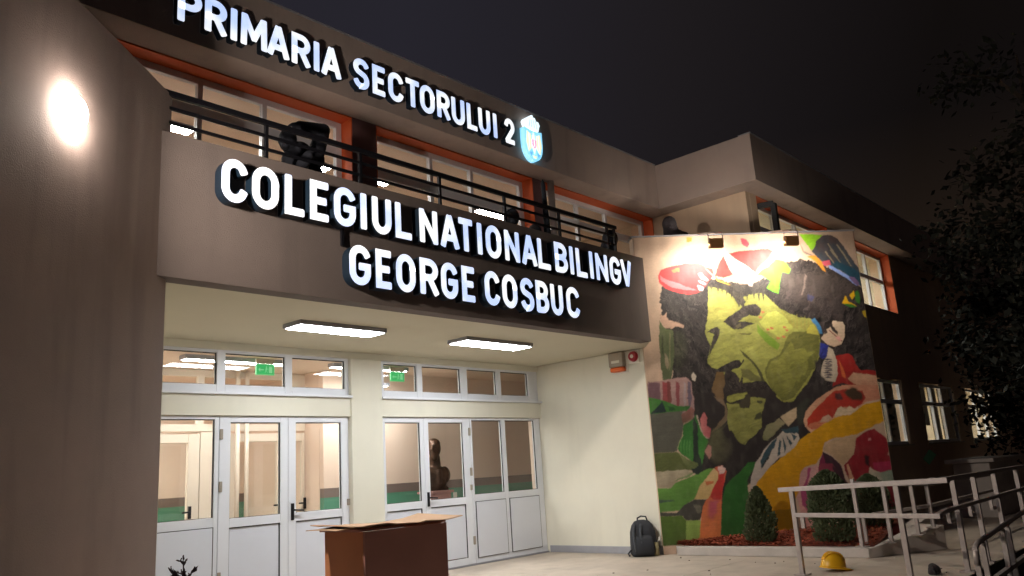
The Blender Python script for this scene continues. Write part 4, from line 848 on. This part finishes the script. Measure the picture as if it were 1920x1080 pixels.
def hand(s,p,d,side,curl=.85):
    p=Vector(p); d=Vector(d).normalized(); w=Vector(side).normalized(); n=d.cross(w)
    s.ell(p+d*.045,.032,.032,.032,8,6); s.ell(p+d*.06,.03,.03,.03,8,6)
    for k,l in enumerate((.06,.075,.068,.05)):
        a=p+d*.075+w*(k-1.5)*.019; b=a+d*l*.55; c=b+(d*(1-curl)+n*curl).normalized()*l*.5; s.limb(a,b,.0105,.0100,4); s.limb(b,c,.0100,.009,4)
    a=p+d*.03-w*.03; s.limb(a,a+(d-w).normalized()*.045,.013,.0115,4)
def person(name,label,loc,pts,cloth,hat=None,group='people on the balcony',k_=1.12):
    t=thing(name,label,'person',loc,group); s=MB(); P={k:Vector(v) for k,v in pts.items()}
    hip,chest,neck,head=P['hip'],P['chest'],P['neck'],P['head']
    s.limb(hip,chest,.145*k_,.165*k_,8); s.limb(chest,neck,.155*k_,.10*k_,6); s.limb(neck,head,.07,.075,4)
    s.ell(head,.086,.100,.122,14,10); look=P['look']-head; look.normalize(); rl=look.cross(Vector((0,0,1))).normalized()
    s.ell(head+look*.10+Vector((0,0,-.01)),.016,.016,.024,8,6); s.ell(head+look*.07+Vector((0,0,-.075)),.045,.045,.04,8,6)
    for sx in (-1,1): s.ell(head+rl*.085*sx,.015,.022,.032,8,6)
    for sd in 'lr':
        sh,el,wr=P['sh'+sd],P['el'+sd],P['wr'+sd]; s.limb(chest.lerp(neck,.6),sh,.115*k_,.085*k_,5); s.limb(sh,el,.074*k_,.056*k_,7); s.limb(el,wr,.056*k_,.042*k_,7); hand(s,wr,(wr-el),(P['elr']-P['ell']) if 'ell' in P else (1,0,0))
        k,f=P['kn'+sd],P['ft'+sd]; s.limb(hip+(k-hip).cross(Vector((0,0,1))).normalized()*0,k,.10,.065,8); s.limb(k,f,.062,.042,8); fd_=Vector((look.x,look.y,0)).normalized(); s.limb(f+Vector((0,0,-.01)),f+fd_*.17+Vector((0,0,-.02)),.042,.034,5)
    sc=(P['shl']+P['shr'])/2; sv=P['shr']-P['shl']; xa=sv.normalized(); za=(neck-hip).normalized(); ya=za.cross(xa).normalized(); za=xa.cross(ya)
    s.ell(sc.lerp(chest,.45),sv.length*.52*min(k_,1.2),.125*k_,.20,14,9,Matrix((xa,ya,za)).transposed())
    b=s.build('body',cloth,t,remesh=.0135)
    hb=MB(); hb.ell(head-look*.012+Vector((0,0,.022)),.092,.100,.112,14,10); hb.build('cap' if hat=='cap' else 'hair','shirt2' if hat=='cap' else 'hair',t,smooth=True)
    if hat=='hood': MB().ell(head-look*.03+Vector((0,0,.0)),.118,.125,.145,14,10).limb(head-look*.04,neck-Vector((0,0,.06)),.11,.15,6).build('hood',cloth,t,remesh=.014)
    if hat=='cap': MB().ell(head+look*.10+Vector((0,0,.06)),.06,.06,.012,12,6).build('cap_brim','shirt2',t,smooth=True)
    return t
person('person','person in dark clothes with one arm raised over the head, leaning at the balcony railing',(4.45,6.95,3.25),dict(hip=(4.52,7.02,4.10),chest=(4.47,6.92,4.48),neck=(4.40,6.86,4.70),head=(4.235,6.83,4.80),look=(3.6,6.3,4.7),
  shl=(4.30,6.84,4.60),ell=(4.25,6.66,4.42),wrl=(4.34,6.60,4.58),shr=(4.60,6.90,4.70),elr=(4.655,6.80,5.02),wrr=(4.36,6.79,4.985),knl=(4.40,6.98,3.70),ftl=(4.38,7.02,3.30),knr=(4.64,7.0,3.70),ftr=(4.66,7.05,3.30)),'shirt',k_=1.38)
person('person','person whose dark-capped head shows above the parapet by the second maroon pillar',(7.6,6.85,3.25),dict(hip=(7.62,7.0,3.72),chest=(7.62,6.93,4.12),neck=(7.62,6.88,4.36),head=(7.60,6.78,4.60),look=(6.9,5.9,4.5),
  shl=(7.44,6.9,4.30),ell=(7.36,6.75,4.08),wrl=(7.42,6.62,4.22),shr=(7.80,6.9,4.30),elr=(7.88,6.75,4.08),wrr=(7.80,6.62,4.22),knl=(7.45,6.75,3.66),ftl=(7.45,7.02,3.30),knr=(7.78,6.75,3.66),ftr=(7.78,7.02,3.30)),'shirt2','cap')
person('person','person bent low in dark blue, only the rounded top showing right of the capped head',(8.05,6.9,3.25),dict(hip=(8.1,7.15,3.70),chest=(8.06,6.95,4.06),neck=(8.03,6.85,4.27),head=(8.00,6.74,4.445),look=(7.5,6.0,4.2),
  shl=(7.88,6.9,4.24),ell=(7.82,6.78,4.02),wrl=(7.86,6.62,4.14),shr=(8.22,6.9,4.26),elr=(8.30,6.78,4.04),wrr=(8.22,6.62,4.14),knl=(7.95,6.85,3.62),ftl=(7.95,7.12,3.30),knr=(8.24,6.85,3.62),ftr=(8.24,7.12,3.30)),'shirt2')
person('person','hooded person crouching in black at the right end of the balcony railing',(9.7,6.75,3.25),dict(hip=(9.72,6.95,3.85),chest=(9.70,6.83,4.22),neck=(9.69,6.76,4.48),head=(9.71,6.70,4.66),look=(9.0,6.0,4.5),
  shl=(9.52,6.78,4.38),ell=(9.50,6.70,4.22),wrl=(9.56,6.66,4.02),shr=(9.86,6.78,4.38),elr=(9.90,6.72,4.18),wrr=(9.84,6.68,4.0),knl=(9.60,6.78,3.70),ftl=(9.58,7.0,3.30),knr=(9.86,6.78,3.70),ftr=(9.88,7.0,3.30)),'shirt','hood')
person('person','person in dark jacket standing behind the mural wall on the terrace',(11.35,6.62,3.25),dict(hip=(11.50,6.66,4.22),chest=(11.44,6.60,4.82),neck=(11.33,6.58,5.02),head=(11.26,6.56,5.15),look=(10.4,5.9,5.1),
  shl=(11.28,6.56,4.90),ell=(11.22,6.50,4.62),wrl=(11.34,6.42,4.50),shr=(11.64,6.64,5.05),elr=(11.80,6.60,5.06),wrr=(11.72,6.50,4.82),knl=(11.42,6.62,3.75),ftl=(11.42,6.68,3.30),knr=(11.60,6.68,3.75),ftr=(11.62,6.72,3.30)),'shirt3','hood')

# ------------------------------------------------------------------ things on the forecourt
lx0,lx1,ly0,ly1,lz=3.345,4.075,4.465,4.92,.985
t=thing('lectern','brown wooden lectern box standing before the entrance doors','lectern',((lx0+lx1)/2,(ly0+ly1)/2,0))
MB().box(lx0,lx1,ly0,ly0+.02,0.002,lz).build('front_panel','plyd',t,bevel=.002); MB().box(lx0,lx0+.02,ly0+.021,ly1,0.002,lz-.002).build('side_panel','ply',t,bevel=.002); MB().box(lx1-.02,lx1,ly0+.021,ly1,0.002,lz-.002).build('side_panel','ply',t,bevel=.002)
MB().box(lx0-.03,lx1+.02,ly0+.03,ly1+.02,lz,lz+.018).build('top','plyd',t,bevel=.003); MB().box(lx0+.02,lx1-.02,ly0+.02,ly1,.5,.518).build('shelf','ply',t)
s=MB(); nx,ny=14,6; vs=[]
for j in range(ny+1):
    for i in range(nx+1):
        a=i/nx; b=j/ny; x=lx0-.10+a*(lx1-lx0+.23); y=ly0-.03+b*.50+.012*math.sin(9*a+1)*(1 if j in (0,ny) else .3)
        z=lz+.030+.012*math.sin(5*a+2*b)+(.018*max(0,a-.85)/.15)+(.010 if i==0 else 0)-.012*(1-b)*(.3<a<.6); vs.append((x,y,z))
s.add(vs,[(j*(nx+1)+i,j*(nx+1)+i+1,(j+1)*(nx+1)+i+1,(j+1)*(nx+1)+i) for j in range(ny) for i in range(nx)])
o=s.build('cardboard','card'); m_=o.modifiers.new('thick','SOLIDIFY'); m_.thickness=.006; m_.offset=0; tag(o,'flattened sheet of cardboard lying on top of the lectern','cardboard')
s=MB(); vs=[]
for j in range(4):
    for i in range(5):
        a=i/4;b=j/3; vs.append((lx0-.16+a*.42,ly0+.08+b*.36,lz+.021+.004*math.sin(7*a+3*b)+.012*b*a))
s.add(vs,[(j*5+i,j*5+i+1,j*5+i+6,j*5+i+5) for j in range(3) for i in range(4)]); o=s.build('cardboard','card'); m_=o.modifiers.new('thick','SOLIDIFY'); m_.thickness=.005; m_.offset=0; tag(o,'smaller dark-edged cardboard scrap under the big sheet on the lectern','cardboard')

# backpack
t=thing('backpack','black backpack leaning on the cream wall at the foot of the mural','backpack',(10.16,6.92,0)); bc=Vector((10.17,6.93,0)); ax=Vector((.62,-.78,0)); ay=Vector((.78,.62,0)); az=Vector((.10,.06,.99))
def bpnt(a,b,c): return bc+ax*a+ay*b+Vector((0,0,c))+Vector((.10*c,.08*c,0))
def loft(secs):
    s=MB(); n=16; vs=[]
    for w,d,cz,cy in secs:
        for k in range(n):
            th=2*math.pi*k/n; c_,s_=math.cos(th),math.sin(th); r=(abs(c_)**3.2+abs(s_)**3.2)**(-1/3.2); vs.append(bpnt(w*c_*r,cy+d*s_*r,cz))
    m_=len(secs); s.add(vs,[(i*n+k,i*n+(k+1)%n,(i+1)*n+(k+1)%n,(i+1)*n+k) for i in range(m_-1) for k in range(n)]+[tuple(range(n)),tuple(range((m_-1)*n,m_*n))]); return s
loft([(.17,.09,.005,0),(.20,.11,.04,0),(.195,.115,.2,0),(.185,.11,.34,0),(.155,.095,.43,0),(.11,.07,.485,.01),(.04,.03,.505,.01)]).build('body','nylon',t,smooth=True)
loft([(.13,.03,.03,-.11),(.15,.05,.07,-.12),(.14,.05,.24,-.12),(.10,.03,.30,-.105)]).build('front_pocket','nylon',t,smooth=True)
MB().tube([bpnt(-.06,.02,.47),bpnt(-.055,.02,.53),bpnt(0,.02,.555),bpnt(.07,.02,.545),bpnt(.09,.02,.47)],.012,8).build('handle','nylon',t,smooth=True)
for a in (-.10,.0): MB().tube([bpnt(a-.02,-.09,.45),bpnt(a-.04,-.135,.36),bpnt(a-.04,-.155,.2),bpnt(a-.02,-.13,.05)],.018,8).build('strap','strap',t,smooth=True)
MB().tube([bpnt(-.19,-.05,.10),bpnt(-.24,-.06,.05),bpnt(-.22,-.08,.02)],.014,8).build('strap','nylon',t,smooth=True)
MB().tube([bpnt(.17,-.09,.012),bpnt(.17,-.09,.19)],[.035,.037],12).build('bottle_pocket','tan',t,smooth=True); MB().tube([bpnt(.205,-.07,.2),bpnt(.23,-.07,.225),bpnt(.225,-.07,.26)],.012,8).build('buckle','whitep',t,smooth=True)

# helmet
hc=Vector((9.35,3.86,0)); t=thing('hard_hat','yellow construction hard hat lying on the concrete forecourt','hard hat',tuple(hc))
rt_=Matrix.Rotation(R(-35),3,'Z')@Matrix.Rotation(R(8),3,'Y')
s=MB(); nu,nv=28,9; vs=[]
for i in range(nv+1):
    ph=R(90*i/nv)
    for j in range(nu):
        th=2*math.pi*j/nu; rdg=1+.045*max(0,math.cos(th*2))**8*math.sin(ph+.3) if abs(math.sin(th))<.3 else 1; vs.append(hc+rt_@Vector((.145*math.cos(ph)*math.cos(th)*rdg,.115*math.cos(ph)*math.sin(th),.045+.155*math.sin(ph)*rdg)))
s.add(vs,[(i*nu+j,i*nu+(j+1)%nu,(i+1)*nu+(j+1)%nu,(i+1)*nu+j) for i in range(nv) for j in range(nu)]); s.build('shell','yellow',t,smooth=True)
s=MB(); vs=[]
for k in range(2):
    for j in range(nu):
        th=2*math.pi*j/nu; e_=.022+(.06 if math.cos(th)>.3 else .0)*max(0,math.cos(th)); r_=(.143,.113) if k==0 else (.143+e_,.113+e_*.6); vs.append(hc+rt_@Vector((r_[0]*math.cos(th),r_[1]*math.sin(th),.05-.018*k)))
s.add(vs,[(j,(j+1)%nu,nu+(j+1)%nu,nu+j) for j in range(nu)]); o=s.build('brim','yellow',t,smooth=True); m_=o.modifiers.new('thick','SOLIDIFY'); m_.thickness=.006
s=MB()
for b in (-.04,0,.04): s.tube([hc+rt_@Vector((.148*math.cos(R(a)),b*math.sin(R(max(20,min(160,a))))*1.0,.045+.160*math.sin(R(a)))) for a in range(25,156,13)],.008,6)
s.build('ridge','yellow',t,smooth=True)
# small dark pouch
pc=Vector((9.35,2.80,0)); t=thing('pouch','small dark crumpled pouch lying on the concrete by the platform edge','pouch',tuple(pc))
MB().ell(pc+Vector((0,0,.05)),.085,.06,.05,16,10).ell(pc+Vector((.03,.02,.075)),.05,.045,.035,12,8).box(pc.x-.07,pc.x+.07,pc.y-.05,pc.y+.05,.002,.04).build('body','shirt3',t,remesh=.012); MB().tube([pc+Vector((-.06,-.05,.03)),pc+Vector((-.13,-.05,.02)),pc+Vector((-.10,-.02,.06)),pc+Vector((-.05,0,.08))],.008,6).build('strap','black',t,smooth=True)

# ------------------------------------------------------------------ handrails by the ramp
def railing(name,label,posts,rails,w=.05,base=True,mat_='steel'):
    t=thing(name,label,'railing',posts[0][0],'steel ramp railings')
    for a,b in posts:
        p=MB().bar(a,b,w,w).build('post',mat_,t,bevel=.004)
        if base and a[2]>-.3: MB().box(a[0]-.07,a[0]+.07,a[1]-.07,a[1]+.07,a[2]+.001,a[2]+.012).build('base_plate',mat_,t)
    for k,(a,b,h) in enumerate(rails): MB().bar(a,b,w,h).build('handrail' if k==0 else 'rail',mat_,t,bevel=.004)
    return t
P1=(8.975,4.055);P3=(8.51,2.77);PC=(8.37,2.42)
ra=railing('ramp_railing','light grey steel railing standing nearest, before the hard hat',[((*P1,0),(*P1,.905)),((*P3,0),(*P3,.94))],[((P1[0]+.06,P1[1]+.17,.915),(8.30,2.23,.985),.05),((*P1,.64),(8.36,2.36,.66),.045)])
MB().bar((P1[0]-.03,P1[1]-.10,.64),(P1[0]-.03,P1[1]-.10,.50),.04).build('bracket','steel',ra)
rb=railing('ramp_railing','grey steel railing on the sloping planter kerb behind the hard hat',[((10.66,3.99,.115),(10.66,3.99,.95)),((10.88,3.70,.15),(10.88,3.70,.88)),((11.12,3.44,.22),(11.12,3.44,.86)),((11.45,3.35,.275),(11.45,3.35,.84))],[((10.66,3.99,.90),(10.88,3.70,.86),.045),((10.88,3.70,.86),(11.12,3.44,.84),.045),((11.12,3.44,.84),(11.45,3.35,.82),.045),((11.45,3.35,.82),(14.5,3.3,.80),.045),((10.80,3.85,.50),(11.45,3.35,.55),.04),((11.45,3.35,.55),(14.5,3.3,.56),.04)],w=.045)
MB().bar((11.0,4.05,.12),(11.0,4.05,.50),.04).build('post','steel',rb)
rc=railing('ramp_railing','dim steel railing along the far platform edge at the right',[((x,2.55,0),(x,2.55,.93)) for x in (9.62,10.45,11.4,12.6)],[((8.42,2.40,.985),(9.0,2.5,.96),.045),((9.0,2.5,.96),(13.2,2.56,.94),.045),((8.45,2.42,.66),(9.0,2.5,.66),.04),((9.0,2.5,.66),(13.2,2.56,.66),.04)])
for x in (9.45,10.3,11.25): MB().bar((x,2.60,.66),(x,2.60,.52),.035).bar((x,2.60,.52),(x+.16,2.60,.52),.035).build('bracket','steel',rc)
rd=thing('stair_railing','dark sloping handrail rising towards the right frame edge','railing',(8.7,2.2,-.36),'steel ramp railings')
MB().tube([(8.62,2.2,.20),(8.63,2.2,.31),(8.68,2.2,.36),(8.78,2.2,.385),(11.4,2.2,.53)],.026,10).build('handrail','steel',rd,smooth=True); MB().bar((8.9,2.2,.0),(11.4,2.2,.08),.045).build('rail','steel',rd)
for x in (8.64,8.92,9.75,10.0,11.2): MB().bar((x,2.2,-.36),(x,2.2,.36+(x-8.7)*.055),.045).build('post','steel',rd)
t=thing('wall_plate','small tilted green plate on the dark wing wall under the windows','sign plate',(20.6,5.86,1.04)); MB().add([(x,y,z) for y in (5.86,5.876) for x,z in ((20.75,1.21),(21.18,1.075),(20.55,.873),(20.18,1.006))],[(0,1,2,3),(7,6,5,4),(0,1,5,4),(1,2,6,5),(2,3,7,6),(3,0,4,7)]).build('plate','gplate',t)
t=thing('bench_wall','low dim concrete block wall at the right behind the railings','wall',(17.5,3.9,0)); MB().box(16.4,18.6,3.7,4.3,0,.95).build('block','kerb',t,bevel=.02); MB().box(16.3,18.7,3.6,4.4,.951,1.02).build('coping','kerb',t,bevel=.01)

# ------------------------------------------------------------------ plants
def thuja(label,x,y,z,h,r,n,leafm='leaf',group='thuja shrubs in the planter',seed=1,pw=2.2):
    rnd=random.Random(seed); t=thing('thuja_shrub',label,'shrub',(x,y,z),group)
    MB().tube([(x,y,z),(x+.01,y,z+h*.9)],[.018,.004],7).build('stem','bark',t)
    s=MB(); lobes=[(rnd.uniform(0,6.28),rnd.uniform(.1,.85),rnd.uniform(.75,1.15)) for _ in range(16)]
    for k in range(n):
        f=rnd.random()**.85; a=rnd.uniform(0,6.28); prof=(1-f**pw)**.75*(.80+.2*min(1,f*5))
        lb=1.0
        for la,lf,ls in lobes:
            if abs((a-la+3.14)%6.28-3.14)<.5 and abs(f-lf)<.10: lb=ls
        rr=r*prof*lb*(rnd.random()**.35); p=Vector((x+rr*math.cos(a),y+rr*math.sin(a),z+.02+f*h))
        d=Vector((math.cos(a)*.6+rnd.uniform(-.4,.4),math.sin(a)*.6+rnd.uniform(-.4,.4),rnd.uniform(.3,1.1))).normalized(); e_=d.cross(Vector((rnd.uniform(-1,1),rnd.uniform(-1,1),.2))).normalized(); l=rnd.uniform(.016,.04); w=l*rnd.uniform(.28,.5)
        s.add([p-d*l*.4,p+e_*w,p+d*l,p-e_*w],[(0,1,2,3)])
        if k%3==0: e2=e_.cross(d); s.add([p-d*l*.4,p+e2*w,p+d*l,p-e2*w],[(0,1,2,3)])
    s.build('foliage',leafm,t)
thuja('small cone-shaped thuja before the dark green stripe of the mural',10.95,5.47,.12,.74,.235,5200,seed=3)
thuja('broad dark thuja behind the steel railing, before the pink stripes',10.98,4.45,.14,.90,.30,7500,seed=5,pw=5)
thuja('dim thuja behind the railing nearest the right end of the mural',12.40,4.42,.20,.72,.30,5000,seed=9,pw=4)
# dark sapling in the near left corner
t=thing('conifer_sapling','dark bare-twigged conifer tip at the bottom left before the white doors','sapling',(1.45,3.0,0)); rnd=random.Random(4); s=MB(); fz=MB()
X,Y=1.43,3.0
s.tube([(X+.015,Y,0),(X+.012,Y,.6),(X+.006,Y,.95),(X-.004,Y,1.085)],[.012,.008,.004,.0015],6)
def twig(p,d,L,depth):
    q=Vector(p)+Vector(d)*L; m=(Vector(p)+q)/2+Vector((rnd.uniform(-1,1),rnd.uniform(-1,1),rnd.uniform(0,1)))*L*.12; s.tube([p,m,q],[.0028,.0024,.0014],4,False)
    for k in range(int(L*170)):
        a=Vector(p).lerp(q,rnd.random()); dd=(Vector(d)+Vector((rnd.uniform(-1,1),rnd.uniform(-1,1),rnd.uniform(-.3,1)))).normalized(); e_=dd.cross(Vector((0,1,.3))).normalized(); l=rnd.uniform(.003,.007); fz.add([a,a+dd*l*.5+e_*l*.3,a+dd*l,a+dd*l*.5-e_*l*.3],[(0,1,2,3)])
    if depth:
        for k in range(4): a=Vector(p).lerp(q,rnd.uniform(.35,1)); twig(a,(Vector(d)+Vector((rnd.uniform(-.9,.9),rnd.uniform(-.9,.9),rnd.uniform(-.2,.9)))).normalized(),L*rnd.uniform(.35,.6),depth-1)
for k in range(120):
    f=rnd.random()**.7; z=.35+f*.725; a=rnd.uniform(0,6.28); L=(.014+.17*(1.075-z)**.75)*rnd.uniform(.6,1.2); twig((X+.008*(1-f),Y,z),(math.cos(a),math.sin(a),rnd.uniform(.2,.9)),L,2 if L>.03 else 1)
s.build('twigs','leaf2',t); fz.build('foliage','leaf2',t)
# trees at the right
def tree(label,x,y,h,cr,cz,n,seed,lean=0):
    rnd=random.Random(seed); t=thing('broadleaf_tree',label,'tree',(x,y,-.36),'dark trees at the right'); s=MB(); lv=MB()
    s.tube([(x,y,-.36),(x+.1,y,1.5),(x+lean*.5,y+.1,h*.45),(x+lean,y,h*.9)],[.2,.16,.11,.02],9)
    tips=[]
    for k in range(34):
        f=rnd.uniform(.18,.95); p=Vector((x+lean*f*.8,y,h*f*.9)); a=rnd.uniform(0,6.28); L=cr*rnd.uniform(.5,1.05)*(1.15-abs(f-.5)); d=Vector((math.cos(a),math.sin(a),rnd.uniform(-.1,.7))).normalized(); q=p+d*L; m=p.lerp(q,.5)+Vector((rnd.uniform(-.3,.3),rnd.uniform(-.3,.3),rnd.uniform(0,.3))); s.tube([p,m,q],[.05,.03,.008],5,False); tips+=[(m,.45),(q,.6),(p.lerp(q,.75),.55)]
        for j in range(3): b=m.lerp(q,rnd.random())+Vector((rnd.uniform(-.6,.6),rnd.uniform(-.6,.6),rnd.uniform(-.4,.5))); s.tube([m.lerp(q,.4),b],[.014,.004],4,False); tips.append((b,.5))
    for k in range(n):
        c,r=rnd.choice(tips); v=Vector((rnd.gauss(0,1),rnd.gauss(0,1),rnd.gauss(0,.8))); p=c+v*r*.5; d=Vector((rnd.uniform(-1,1),rnd.uniform(-1,1),rnd.uniform(-1,.4))).normalized(); e_=d.cross(Vector((rnd.uniform(-1,1),rnd.uniform(-1,1),1))).normalized(); l=rnd.uniform(.05,.11); lv.add([p-d*l,p+e_*l*.55,p+d*l,p-e_*l*.55],[(0,1,2,3)])
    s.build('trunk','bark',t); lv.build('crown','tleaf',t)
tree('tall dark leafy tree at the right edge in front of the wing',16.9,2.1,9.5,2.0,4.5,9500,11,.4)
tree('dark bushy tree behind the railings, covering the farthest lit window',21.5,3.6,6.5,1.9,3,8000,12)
S.render.film_transparent=False
